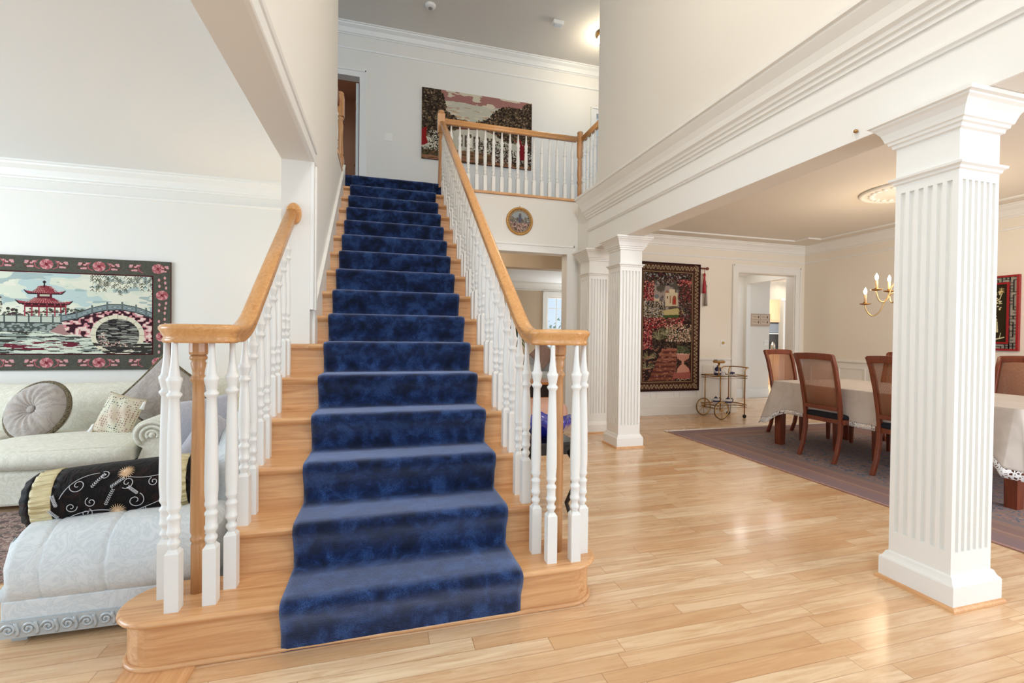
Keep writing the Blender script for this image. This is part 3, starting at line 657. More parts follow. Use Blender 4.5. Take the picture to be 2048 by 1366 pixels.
# ------------------------------------------------------------------ balustrades
_bc = {}
def baluster_mesh(L, sqz=0.22, r=0.0235, w=0.0225):
    key = (round(L, 3), sqz, r)
    if key in _bc: return _bc[key]
    m = MB(); m.sq([(w, 0), (w, sqz-0.010), (w*0.62, sqz+0.004)], 0, 0)
    z = sqz; k = r/0.0235
    u = L-0.205
    pr = [(0.013*k, z-0.006), (0.014*k, z+0.010), (0.021*k, z+0.022), (0.021*k, z+0.030), (0.014*k, z+0.040), (0.017*k, z+0.052), (0.0225*k, z+0.060), (0.0225*k, z+0.070), (0.0195*k, z+0.076), (0.0195*k, z+0.108), (0.0225*k, z+0.114), (0.0225*k, z+0.122), (0.016*k, z+0.130), (0.0155*k, z+0.136), (0.0225*k, z+0.150), (0.0225*k, z+0.158), (0.0205*k, z+0.166), (0.0235*k, z+0.21)]
    v0 = z+0.21; v1 = u-0.005
    for i in range(1, 9):
        t = i/8; pr.append((0.0238*k*(1-t)+0.0165*k*t+0.0012*k*math.sin(math.pi*t), v0+(v1-v0)*t))
    pr += [(0.0195*k, u), (0.0245*k, u+0.008), (0.0245*k, u+0.014), (0.017*k, u+0.022), (0.0185*k, u+0.030), (0.0235*k, u+0.055), (0.0255*k, u+0.062), (0.0255*k, u+0.070), (0.019*k, u+0.078), (0.018*k, u+0.084), (0.0125*k, u+0.125), (0.0105*k, u+0.16), (0.0098*k, L+0.012)]
    m.lathe(pr, (0, 0, 0), 14); me = m.build('baluster_source', 'trim'); d = me.data; bpy.data.objects.remove(me); d.name = 'baluster'
    _bc[key] = d; return d
def add_baluster(parent, x, y, z0, z1, **k):
    o = bpy.data.objects.new('baluster', baluster_mesh(round(z1-z0, 2), **k)); COL.objects.link(o); o.parent = parent
    off = _OFF[parent.name]; o.location = (x-off.x, y-off.y, z0-off.z); return o
RAIL = [(-0.022, -0.066), (-0.024, -0.058), (-0.022, -0.05), (-0.021, -0.045), (-0.026, -0.035), (-0.033, -0.024), (-0.034, -0.014), (-0.029, -0.004), (-0.018, 0.001), (0, 0.003), (0.018, 0.001), (0.029, -0.004), (0.034, -0.014), (0.033, -0.024), (0.026, -0.035), (0.021, -0.045), (0.022, -0.05), (0.024, -0.058), (0.022, -0.066)]
def rail(mb, path, prof=RAIL):
    P = [Vector(p) for p in path]; rings = []
    for i, p in enumerate(P):
        d0 = (P[i]-P[i-1]).normalized() if i else (P[1]-P[0]).normalized()
        d1 = (P[i+1]-P[i]).normalized() if i < len(P)-1 else d0
        d = (d0+d1).normalized(); s = Vector((d.y, -d.x, 0)).normalized()
        c = max(0.5, d0.dot(d)); upv = s.cross(d).normalized()
        k0 = Vector((d0.x, d0.y)).normalized() if Vector((d0.x, d0.y)).length > .1 else None
        rings.append([tuple(p+s*a+upv*(b)) for a, b in prof])
    mb.rings(rings, smooth=True)
def volute(mb, cA, rA, cB, rB, ztop=1.233):
    # flat rounded cap: hull of two circles, stacked profile
    def outline(o):
        A, B = Vector(cA), Vector(cB); ra, rb = rA+o, rB+o; pts = []
        d = B-A; base = math.atan2(d.y, d.x); L = d.length; al = math.acos((ra-rb)/L)
        for i in range(29):
            t = base+al+(2*math.pi-2*al)*i/28; pts.append((A.x+ra*math.cos(t), A.y+ra*math.sin(t)))
        for i in range(13):
            t = base-al+2*al*i/12; pts.append((B.x+rb*math.cos(t), B.y+rb*math.sin(t)))
        return pts
    prof = [(-0.014, -0.068), (-0.010, -0.058), (-0.014, -0.051), (-0.015, -0.046), (-0.006, -0.028), (0.0, -0.018), (0.0, -0.010), (-0.006, -0.002), (-0.02, 0.002)]
    mb.rings([[(x, y, ztop+b) for x, y in outline(a)] for a, b in prof], smooth=True)
def newel_lower(parent, x, y, z0, ztop, name='newel_post'):
    m = MB(); L = ztop-z0
    pr = [(0.024, 0), (0.024, 0.188), (0.020, 0.196), (0.026, 0.205), (0.026, 0.214), (0.021, 0.222), (0.0265, 0.24), (0.0255, 0.40), (0.0225, 0.62), (0.0200, L-0.20)]
    pr += [(0.0205, L-0.165), (0.0265, L-0.158), (0.0285, L-0.150), (0.0265, L-0.142), (0.020, L-0.134), (0.021, L-0.118), (0.027, L-0.088), (0.022, L-0.080), (0.030, L-0.072), (0.030, L-0.064), (0.025, L-0.056)]
    m.lathe([(r, z0+h) for r, h in pr], (x, y, 0), 20); m.lathe([(0.031, ztop-0.055), (0.033, ztop-0.045), (0.033, ztop+0.01)], (x, y, 0), 10, smooth=False)
    return part(m, name, 'oak_z', parent)

def bez(pts, n=10):
    out = []; P = [Vector(p) for p in pts]
    for i in range(n+1):
        t = i/n; out.append(tuple(P[0]*(1-t)**2+P[1]*2*t*(1-t)+P[2]*t*t))
    return out
ZV = 1.233
# left
lb = thing('stair_balustrade', 'short left balustrade ending at the living room wall with round rosette', 'balustrade', (-0.57, 1.95, 0.19))
slopeL = lambda y: ZV+0.7492*(y-2.155)
mb = MB(); volute(mb, (-0.693, 2.022), 0.112, (-0.60, 1.992), 0.075)
rail(mb, [(-0.568, 1.99, ZV), (-0.568, 2.06, ZV)]+bez([(-0.568, 2.08, ZV), (-0.568, 2.155, ZV), (-0.562, 2.23, slopeL(2.23))], 8)+[(-0.56, 2.6, slopeL(2.6)), (-0.555, 3.165, slopeL(3.165))])
part(mb, 'handrail', 'oak_rail', lb)
ro = MB(); zr = slopeL(3.165)-0.03
ring = []
for yy, rr in ((3.18, 0.050), (3.165, 0.050), (3.158, 0.042), (3.157, 0.0)):
    ring.append([(-0.545+rr*0.9*math.cos(a*math.pi/12), yy, zr+rr*1.35*math.sin(a*math.pi/12)) for a in range(24)])
ro.rings(ring[:3], smooth=True); part(ro, 'rosette', 'oak_rail', lb, label='oval oak rosette on the wall')
newel_lower(lb, -0.69, 2.055, 0.19, ZV-0.06)
for x, y in ((-0.728, 1.94), (-0.793, 2.045), (-0.614, 1.958), (-0.575, 2.062)):
    add_baluster(lb, x, y, 0.19, ZV-0.062)
for k in range(2, 6):
    for dy in (0.088, 0.212):
        y = T(k)+dy
        if y < 3.14: add_baluster(lb, -0.57, y, 0.19*k, max(slopeL(y), ZV)-0.078)
# right
rb = thing('stair_balustrade', 'long right balustrade climbing to the landing newel', 'balustrade', (0.69, 1.95, 0.19))
slopeR = lambda y: ZV+0.7455*(y-2.19)
mb = MB(); volute(mb, (0.825, 2.012), 0.115, (0.715, 1.99), 0.075)
rail(mb, [(0.70, 1.99, ZV), (0.70, 2.06, ZV)]+bez([(0.70, 2.09, ZV), (0.70, 2.19, ZV), (0.695, 2.28, slopeR(2.28))], 8)+[(0.69, 3.0, slopeR(3.0)), (0.683, 4.5, slopeR(4.5)), (0.68, 5.64, slopeR(5.64))])
part(mb, 'handrail', 'oak_rail', rb)
newel_lower(rb, 0.803, 2.03, 0.19, ZV-0.06)
for x, y in ((0.735, 1.935), (0.845, 1.925), (0.912, 1.992), (0.698, 2.042)):
    add_baluster(rb, x, y, 0.19, ZV-0.062)
for k in range(2, 16):
    for dy in (0.050, 0.176):
        y = T(k)+dy
        add_baluster(rb, 0.688, y, 0.19*k, max(slopeR(y), ZV)-0.078)

def newel_upper(parent, x, y, z0, ztop, boxh=0.27, low=0.27):
    m = MB(); w = 0.044
    m.sq([(w, ztop-0.05-boxh), (w, ztop-0.06), (w-0.008, ztop-0.046)], x, y)
    m.lathe([(0.03, ztop-0.05), (0.028, ztop-0.04), (0.040, ztop-0.032), (0.040, ztop-0.018), (0.030, ztop-0.006), (0.012, ztop)], (x, y, 0), 20)
    t0 = ztop-0.05-boxh; b0 = z0+low
    m.lathe([(0.040, t0), (0.036, t0-0.01), (0.042, t0-0.02), (0.030, t0-0.035), (0.027, t0-0.06), (0.036, t0-0.09), (0.030, (t0+b0)/2), (0.036, b0+0.06), (0.030, b0+0.03), (0.042, b0+0.02), (0.04, b0)], (x, y, 0), 20)
    m.sq([(w, z0), (w, b0)], x, y)
    return part(m, 'newel_post', 'oak_z', parent)
bb = thing('balcony_balustrade', 'landing balustrade above the round picture', 'balustrade', (1.6, 5.72, Z2))
zr2 = 3.875
mb = MB(); rail(mb, [(0.715, 5.725, zr2), (2.47, 5.725, zr2)]); rail(mb, [(2.555, 5.68, zr2), (2.555, 5.152, zr2)]); part(mb, 'handrail', 'oak_rail', bb)
newel_upper(bb, 0.675, 5.745, 2.78, 3.985, 0.24, 0.22)
m = MB()
zz = Z2+0.0; tp = 3.96
m.lathe([(0.028, zz), (0.030, zz+0.18), (0.026, zz+0.21), (0.037, zz+0.23), (0.037, zz+0.25), (0.028, zz+0.27), (0.036, zz+0.34), (0.029, zz+0.50), (0.034, zz+0.53), (0.024, zz+0.55), (0.036, zz+0.57), (0.043, zz+0.60), (0.043, tp-0.05), (0.034, tp-0.035), (0.042, tp-0.025), (0.042, tp-0.012), (0.03, tp)], (2.535, 5.745, 0), 20); part(m, 'newel_post', 'oak_z', bb)
m = MB().box(0.72, 2.53, 5.695, 5.775, Z2-0.03, Z2); m.box(2.495, 2.60, 5.152, 5.695, Z2-0.03, Z2); part(m, 'nosing', 'oak_x', bb, bevel=0.006)
for i in range(16): add_baluster(bb, 0.80+i*0.1085, 5.745, Z2, zr2-0.062, sqz=0.20)
for i in range(5): add_baluster(bb, 2.555, 5.64-i*0.107, Z2, zr2-0.062, sqz=0.20)
bl = thing('landing_balustrade', 'small balustrade at left edge of the landing beside the upstairs door', 'balustrade', (-0.53, 5.3, Z2))
mb = MB(); rail(mb, [(-0.52, 4.905, zr2), (-0.52, 5.62, zr2)]); part(mb, 'handrail', 'oak_dark', bl)
newel_upper(bl, -0.49, 5.66, Z2-0.03, 3.99, 0.24, 0.22)
for i in range(6): add_baluster(bl, -0.52, 4.96+i*0.11, Z2, zr2-0.062, sqz=0.20)
part(MB().box(-0.625, -0.44, 4.905, 5.61, Z2-0.03, Z2), 'nosing', 'oak_y', bl, bevel=0.005)

# ------------------------------------------------------------------ columns
def column(cy, label, cx=2.605):
    c = thing('fluted_column', label, 'column', (cx, cy, 0), 'white columns carrying the beam')
    b = 0.132
    part(MB().sq([(0.160, 0.0), (0.160, 0.105), (0.157, 0.112), (0.150, 0.118), (0.145, 0.128), (0.141, 0.14), (b, 0.146)], cx, cy), 'base', 'trim', c)
    q = MB(); rr = 0.160
    q.sweep([(0, 0), (0.014, 0), (0.013, 0.008), (0.008, 0.015), (0, 0.018)], [(cx-rr, cy-rr, 0), (cx+rr, cy-rr, 0), (cx+rr, cy+rr, 0), (cx-rr, cy+rr, 0)], [(-1, -1, 0), (1, -1, 0), (1, 1, 0), (-1, 1, 0)], loop=True)
    part(q, 'shoe_moulding', 'oak_y', c)
    # shaft with six flutes a side
    sec = []; nfl = 6; pitch = 2*b/ (nfl+0.8); w = pitch*0.56
    def side(p0, d, nrm):
        out = []
        for i in range(nfl):
            cc = (i-(nfl-1)/2)*pitch
            for j in range(7):
                a = math.pi*j/6 if j < 6 else math.pi*0.99999; u = cc-w/2*math.cos(a); dep = 0.017*max(0.0, math.sin(a))**0.7
                out.append((p0[0]+d[0]*u-nrm[0]*dep, p0[1]+d[1]*u-nrm[1]*dep))
        return out
    for d, nrm in (((1, 0), (0, -1)), ((0, 1), (1, 0)), ((-1, 0), (0, 1)), ((0, -1), (-1, 0))):
        sec.append((cx+(nrm[0]-d[0])*b, cy+(nrm[1]-d[1])*b)); sec += side((cx+nrm[0]*b, cy+nrm[1]*b), d, nrm)
    s = MB().prism(sec, 'z', 0.245, 1.932); s.sq([(b, 0.14), (b, 0.245)], cx, cy); s.sq([(b, 1.932), (b, 2.17)], cx, cy)
    part(s, 'shaft', 'trim', c)
    part(MB().sq([(b+0.001, 1.975), (b+0.008, 1.980), (b+0.010, 1.990), (b+0.022, 1.998), (b+0.024, 2.008), (b+0.002, 2.012)], cx, cy), 'neck_moulding', 'trim', c)
    part(MB().sq([(b+0.001, 2.155), (b+0.012, 2.160), (b+0.014, 2.175), (b+0.024, 2.180), (b+0.026, 2.192), (b+0.034, 2.197), (b+0.038, 2.212), (b+0.046, 2.235), (b+0.062, 2.258), (b+0.074, 2.268), (b+0.074, 2.276), (b+0.088, 2.280), (b+0.088, 2.298)], cx, cy), 'capital', 'trim', c)
    return c
column(1.58, 'nearest fluted white column, large at right of the picture')
column(4.625, 'middle fluted white column beside the garden tapestry')
column(5.405, 'farthest fluted white column, close to the hall opening')

# ------------------------------------------------------------------ woven pictures
def rose(cv, x, y, r, seed=0):
    cv.ell(x, y, r, r*0.9, (196, 124, 128))
    rg = random.Random(seed)
    for k in range(9):
        a = 2*math.pi*k/9; cv.ell(x+r*0.62*math.cos(a), y+r*0.58*math.sin(a), r*0.42, r*0.38, (206, 146, 146) if k % 2 else (168, 92, 98))
    for k in range(5):
        a = 2*math.pi*k/5+.4; cv.line([(x+r*0.3*math.cos(a), y+r*0.3*math.sin(a)), (x+r*0.75*math.cos(a+.4), y+r*0.75*math.sin(a+.4))], 1.0, (92, 30, 38))
    cv.ell(x, y, r*0.28, r*0.26, (120, 44, 52))
def sprig(cv, x, y, d, s=1):
    cv.line([(x+d*t*16*s, y+5*s*math.sin(t*6)) for t in [i/8 for i in range(9)]], 1.1, (104, 34, 40))
    for t, sg in ((0.3, -1), (0.55, 1), (0.9, -1)):
        cv.ell(x+d*t*16*s, y+sg*4*s, 3.2*s, 1.9*s, (206, 150, 150))
def pagoda_tapestry():
    W_, H_ = 520, 282; cv = Canvas(W_, H_, (84, 84, 74)); b = 38
    n = cv.noise(3, 1, 1); cv.fill(n > 0.5, (74, 74, 66), 0.6)
    k = 0
    for x in (40, 148, 256, 364, 472):
        for y in (b*0.5, H_-b*0.5):
            rose(cv, x+(20 if x > 400 else 0), y, 13.5, k); k += 1
            for d in (1, -1):
                sprig(cv, x+d*17, y, d, 1.5); sprig(cv, x+d*46, y+2, -d, 1.1)
                cv.line([(x+d*18, y-9), (x+d*24, y-3), (x+d*22, y+7), (x+d*14, y+11)], 2.2, (168, 92, 98)); cv.line([(x+d*30+5*math.cos(q*.7), y-4+5*math.sin(q*.7)) for q in range(7)], 1, (104, 34, 40))
    for y in (88, 196):
        for x in (b*0.5, W_-b*0.5):
            rose(cv, x, y, 13.5, k); k += 1
            for s_ in (-1, 1):
                cv.line([(x-8, y+s_*17), (x+4, y+s_*25), (x-5, y+s_*34), (x+6, y+s_*44)], 1.1, (104, 34, 40))
                for q, xx in ((20, 9), (24, -6), (33, 7), (40, -7), (46, 6)): cv.ell(x+xx, y+s_*q, 2.4, 4.4, (206, 150, 150))
    cv.rect(b, b, W_-b, H_-b, (70, 22, 28)); x0, y0, x1, y1 = b+3, b+3, W_-b-3, H_-b-3
    inner = (cv.X >= x0) & (cv.X < x1) & (cv.Y >= y0) & (cv.Y < y1)
    keep = cv.a.copy()
    # sky
    cv.fill(inner, (206, 210, 192)); n = cv.noise(60, 3, 3, sy=22); cv.fill(inner & (n > 0.56), (176, 194, 192), 0.9); cv.fill(inner & (n < 0.42), (216, 214, 196), 1)
    n2 = cv.noise(40, 2, 5, sy=9); cv.fill(inner & (n2 > 0.66), (150, 168, 168), 0.8)
    # far shrubs
    cv.blobs(260, (x0, 128, 360, 150), 4, [(58, 62, 54), (90, 96, 80), (168, 172, 150), (70, 52, 52)], 3)
    # tree with white blossom at left
    def tree(cx, cy, rx, ry, cols, n, seed): cv.blobs(n, (cx-rx, cy-ry, cx+rx, cy+ry), 3.4, cols, seed, region=lambda x, y: ((x-cx)/rx)**2+((y-cy)/ry)**2 < 1)
    tree(142, 118, 26, 38, [(70, 74, 62), (196, 192, 170), (206, 198, 180), (92, 84, 74)], 300, 7)
    tree(60, 120, 50, 45, [(70, 74, 62), (196, 192, 170), (60, 60, 54)], 500, 8)
    # water
    cv.rect(x0, 178, x1, y1, (196, 202, 184)); n = cv.noise(34, 3, 9, sy=3.2); m = inner & (cv.Y > 182)
    cv.fill(m & (n > 0.55), (58, 54, 50)); cv.fill(m & (n < 0.40), (206, 210, 192)); n3 = cv.noise(26, 2, 12, sy=2.4); cv.fill(m & (n3 > 0.64), (130, 140, 132))
    d = m & (((cv.X-250)/80)**2+((cv.Y-220)/12)**2 < 1); cv.fill(d & (n > 0.5), (104, 40, 52)); cv.fill(m & (((cv.X-90)/46)**2+((cv.Y-226)/24)**2 < 1) & (n3 > 0.4), (62, 64, 56))
    cv.blobs(60, (60, 205, 125, 240), 6, [(120, 130, 116), (70, 74, 64), (170, 176, 156)], 4, ry=2.2)
    # embankment and wall
    cv.poly([(x0, 165), (292, 162), (292, 178), (270, 186), (120, 186), (x0, 180)], (78, 84, 80)); n = cv.noise(5, 1, 4, sy=3); cv.fill(inner & (cv.Y > 165) & (cv.Y < 186) & (cv.X < 290) & (n > 0.52), (150, 158, 150), 0.9)
    cv.rect(100, 147, 290, 163, (180, 186, 172)); 
    for x in range(100, 290, 24): cv.rect(x, 143, x+3, 166, (74, 80, 78))
    cv.line([(100, 148), (290, 148)], 1.4, (60, 62, 60)); cv.line([(100, 164), (290, 164)], 2.0, (60, 62, 60))
    # pagoda
    R1, R2, D = (150, 66, 74), (104, 34, 42), (40, 34, 36); PX = 252
    for cx, yb, hw, hh in ((PX, 116, 50, 14), (PX+1, 91, 34, 17)):
        cv.poly([(cx-hw-7, yb-7), (cx-hw, yb+1), (cx+hw, yb+1), (cx+hw+7, yb-7), (cx+hw*0.62, yb-3), (cx+hw*0.4, yb-hh), (cx, yb-hh-3), (cx-hw*0.4, yb-hh), (cx-hw*0.62, yb-3)], R1)
        cv.line([(cx-hw-7, yb-7), (cx-hw, yb+1), (cx+hw, yb+1), (cx+hw+7, yb-7)], 2.6, D)
        for i in range(-7, 8): cv.line([(cx+i*hw*0.05, yb-hh+1), (cx+i*hw*0.12, yb)], 1.1, R2); cv.line([(cx+i*hw*0.06+2, yb-hh+2), (cx+i*hw*0.12+3, yb-1)], .8, (206, 150, 140))
    cv.rect(PX-14, 91, PX+16, 103, (88, 34, 42)); cv.rect(PX-9, 94, PX+11, 99, (180, 176, 156)); cv.line([(PX, 74), (PX, 66)], 2, D); cv.ell(PX, 63, 3.4, 3.4, D)
    cv.rect(PX-44, 117, PX+46, 121, (60, 26, 32))
    for x in (-40, -26, -12, 4, 20, 32, 42): cv.rect(PX+x, 118, PX+x+2.6, 148, R1)
    cv.rect(PX-40, 121, PX+42, 126, R2); cv.rect(PX-34, 137, PX+38, 139, R2)
    LX = 158; cv.rect(LX-1, 118, LX+1, 150, R2); cv.poly([(LX-6, 122), (LX, 113), (LX+6, 122)], R1); cv.rect(LX-4, 122, LX+4, 129, (176, 130, 110))
    # mound
    cv.poly([(262, 186), (282, 168), (306, 168), (330, 188), (292, 194)], (160, 122, 118)); cv.line([(262, 186), (292, 195), (332, 190)], 2, (210, 204, 184))
    # bridge
    bx_, by_, R_ = 404, 193, 58
    def arc(cx, cy, rx, ry, a0, a1, n=40): return [(cx+rx*math.cos(math.radians(a0+(a1-a0)*i/n)), cy+ry*math.sin(math.radians(a0+(a1-a0)*i/n))) for i in range(n+1)]
    deck = [(286, 160), (318, 152), (350, 138), (382, 129), (414, 128), (444, 134), (466, 142), (487, 152)]
    cv.poly(deck+[(487, 214), (320, 196), (296, 186)], (196, 130, 132)); n = cv.noise(6, 1, 15, sy=5); mk = inner & (cv.X > 290) & (cv.Y > 130) & (cv.Y < 214) & (((cv.X-bx_)/(R_+6))**2+((cv.Y-by_)/(R_+1))**2 > 1)
    bridge = np.abs(cv.a-np.array((196, 130, 132))).sum(-1) < 1; cv.fill(bridge & (n > 0.56), (58, 30, 38)); cv.fill(bridge & (n < 0.36), (220, 198, 186))
    up_ = [(x, y-14) for x, y in deck]; cv.poly(deck+up_[::-1], (128, 140, 140)); cv.line(deck, 3, (60, 62, 64)); cv.line(up_, 2, (56, 58, 58))
    for x, y in deck: cv.rect(x-2, y-20, x+2, y+2, (96, 104, 102))
    for (xa, ya), (xb, yb) in zip(deck[:-1], deck[1:]): cv.ell((xa+xb)/2, (ya+yb)/2-7, 8, 3, (96, 108, 110)); cv.ell((xa+xb)/2, (ya+yb)/2-7, 5, 1.6, (160, 168, 164))
    cv.ell(bx_, by_, R_, R_-6, (214, 206, 182)); cv.ell(bx_, by_, R_-11, R_-16, (44, 40, 40))
    n = cv.noise(22, 2, 21, sy=2.4); hole = (((cv.X-bx_)/(R_-11))**2+((cv.Y-by_)/(R_-16))**2 < 1); cv.fill(hole & (n > 0.6), (150, 150, 138)); cv.fill(hole & (n < 0.34), (100, 96, 90))
    for i in range(9):
        a = math.radians(180+22.5*i); cv.line([(bx_+(R_-11)*math.cos(a), by_+(R_-16)*math.sin(a)), (bx_+R_*math.cos(a), by_+(R_-6)*math.sin(a))], 0.9, (120, 104, 92))
    low = inner & (cv.Y > 212); n = cv.noise(30, 3, 29, sy=3.0); rim = (((cv.X-bx_)/R_)**2+((cv.Y-by_)/(R_-6))**2 < 1) & low; cv.fill(rim & (n > 0.5), (58, 54, 50)); cv.fill(low & (cv.X > 440) & (n > 0.42), (58, 54, 50))
    cv.blobs(150, (360, 186, 425, 222), 2.0, [(196, 150, 140), (206, 196, 176)], 9, region=lambda x, y: y > 222-36*math.exp(-((x-372)/12)**2)-14*math.exp(-((x-405)/16)**2))
    # willow
    rg = random.Random(12)
    for i in range(24):
        x = 350+i*6+rg.uniform(-2, 2); L = rg.uniform(18, 52)
        cv.line([(x, y0), (x+rg.uniform(-4, 4), y0+L)], 0.9, (70, 72, 58))
        for j in range(int(L/4)):
            yy = y0+4*j; c = (84, 84, 66) if rg.random() < .6 else (224, 220, 200)
            cv.line([(x, yy), (x-4, yy+5)], 1.3, c); cv.line([(x, yy+1), (x+4, yy+6)], 1.3, c)
    cv.a = np.where(inner[..., None], cv.a, keep)
    return cv
tp = thing('wall_tapestry', 'wide tapestry of a pagoda and arched bridge with rose border', 'tapestry', (-3.2, 5.27, 0.83))
pg = pagoda_tapestry()
X0, X1, TZ0, TZ1 = -3.96, -2.015, 0.84, 1.895
pg.mesh('woven_picture', lambda u, v: (X0+(X1-X0)*u, 5.272, TZ1+(TZ0-TZ1)*v), 'weave', tp, root_off=_OFF[tp.name])
part(MB().box(X0, X1, 5.2735, 5.299, TZ0, TZ1), 'backing', mat('tapestry_backing', rgb(84, 50, 44), 0.9), tp)

def house_tapestry():
    cv = Canvas(330, 202, (190, 186, 168)); W_, H_ = 330, 202
    n = cv.noise(40, 3, 2, sy=12); cv.fill((cv.Y < 26+8*n), (158, 112, 104)); cv.fill((cv.Y < 80) & (n > 0.6), (206, 196, 172))
    n = cv.noise(26, 2, 4, sy=7); cv.fill((cv.Y > 40) & (cv.Y < 75) & (n > 0.62), (180, 150, 124), .8)
    cols = [(44, 34, 28), (70, 56, 44), (102, 84, 64), (140, 116, 90), (56, 44, 36), (34, 26, 24), (84, 72, 50)]
    # house
    cv.poly([(95, 100), (180, 94), (214, 112), (214, 170), (100, 168)], (196, 190, 172)); cv.poly([(88, 104), (180, 88), (222, 112), (180, 100), (96, 108)], (120, 70, 62))
    for x in (112, 124, 150, 164, 190, 202): cv.rect(x, 122, x+6, 156, (96, 84, 72))
    cv.rect(134, 118, 146, 160, (224, 218, 200)); cv.ell(140, 120, 8, 8, (210, 204, 186)); cv.ell(140, 122, 5, 6, (110, 96, 80))
    for i in range(6): cv.rect(126-3*i, 156+4*i, 152+3*i, 158+4*i, (214, 206, 188)); cv.rect(126-3*i, 158+4*i, 152+3*i, 160+4*i, (120, 104, 88))
    # ground
    cv.poly([(0, 176), (60, 168), (190, 168), (330, 182), (330, 202), (0, 202)], (128, 96, 70)); n = cv.noise(24, 3, 6, sy=4); cv.fill((cv.Y > 170) & (n > 0.55), (88, 66, 46)); cv.fill((cv.Y > 180) & (n < 0.42), (150, 104, 80))
    def crownb(cx, cy, rx, ry, nn, seed): cv.blobs(nn, (cx-rx, cy-ry, cx+rx, cy+ry), 3.2, cols, seed, region=lambda x, y: ((x-cx)/rx)**2+((y-cy)/ry)**2 < 1)
    for (a_, b_, c_, d_) in ((18, 60, 50, 78), (60, 90, 44, 27), (112, 88, 24, 10), (270, 74, 70, 51), (215, 84, 45, 19), (320, 80, 34, 78), (175, 86, 25, 9)): cv.ell(a_, b_, c_, d_, (62, 50, 40))
    crownb(18, 60, 52, 80, 1500, 1); crownb(60, 90, 46, 30, 520, 2); crownb(112, 88, 26, 12, 160, 10); crownb(270, 74, 72, 54, 2100, 3); crownb(215, 84, 48, 22, 460, 4); crownb(320, 80, 36, 80, 900, 5); crownb(175, 86, 28, 11, 150, 6)
    cv.blobs(300, (150, 126, 260, 168), 3, [(60, 52, 42), (100, 96, 80), (70, 40, 36), (150, 146, 128)], 8)
    cv.blobs(700, (215, 150, 330, 190), 2.4, [(40, 34, 34), (200, 190, 176), (84, 60, 56), (30, 28, 30)], 9)
    cv.blobs(380, (20, 120, 70, 168), 2.6, [(210, 202, 184), (60, 50, 42), (40, 34, 30)], 11)
    cv.poly([(0, 118), (14, 110), (12, 140), (18, 156), (0, 168)], (140, 32, 34)); cv.poly([(286, 120), (292, 140), (288, 176), (308, 176), (306, 140), (318, 118), (310, 120), (300, 134), (294, 112)], (124, 28, 34)); cv.line([(300, 136), (276, 118)], 3, (124, 28, 34)); cv.line([(302, 134), (322, 128)], 3, (124, 28, 34))
    cv.line([(0, 166), (30, 160), (40, 152)], 3, (190, 178, 160)); cv.line([(22, 174), (50, 176), (70, 168)], 3, (196, 186, 168)); cv.blobs(260, (0, 168, 90, 190), 2.5, [(50, 46, 36), (84, 76, 54)], 12)
    return cv
tq = thing('wall_tapestry', 'tapestry of a white house between dark trees, high on the landing wall', 'tapestry', (1.45, 7.25, 3.9))
house_tapestry().mesh('woven_picture', lambda u, v: (0.555+1.78*u, 7.252, 5.035-1.09*v), 'weave', tq, root_off=_OFF[tq.name])
part(MB().box(0.555, 2.335, 7.2535, 7.279, 3.945, 5.035), 'backing', mat('tapestry_backing_brown', rgb(90, 60, 44), 0.9), tq)

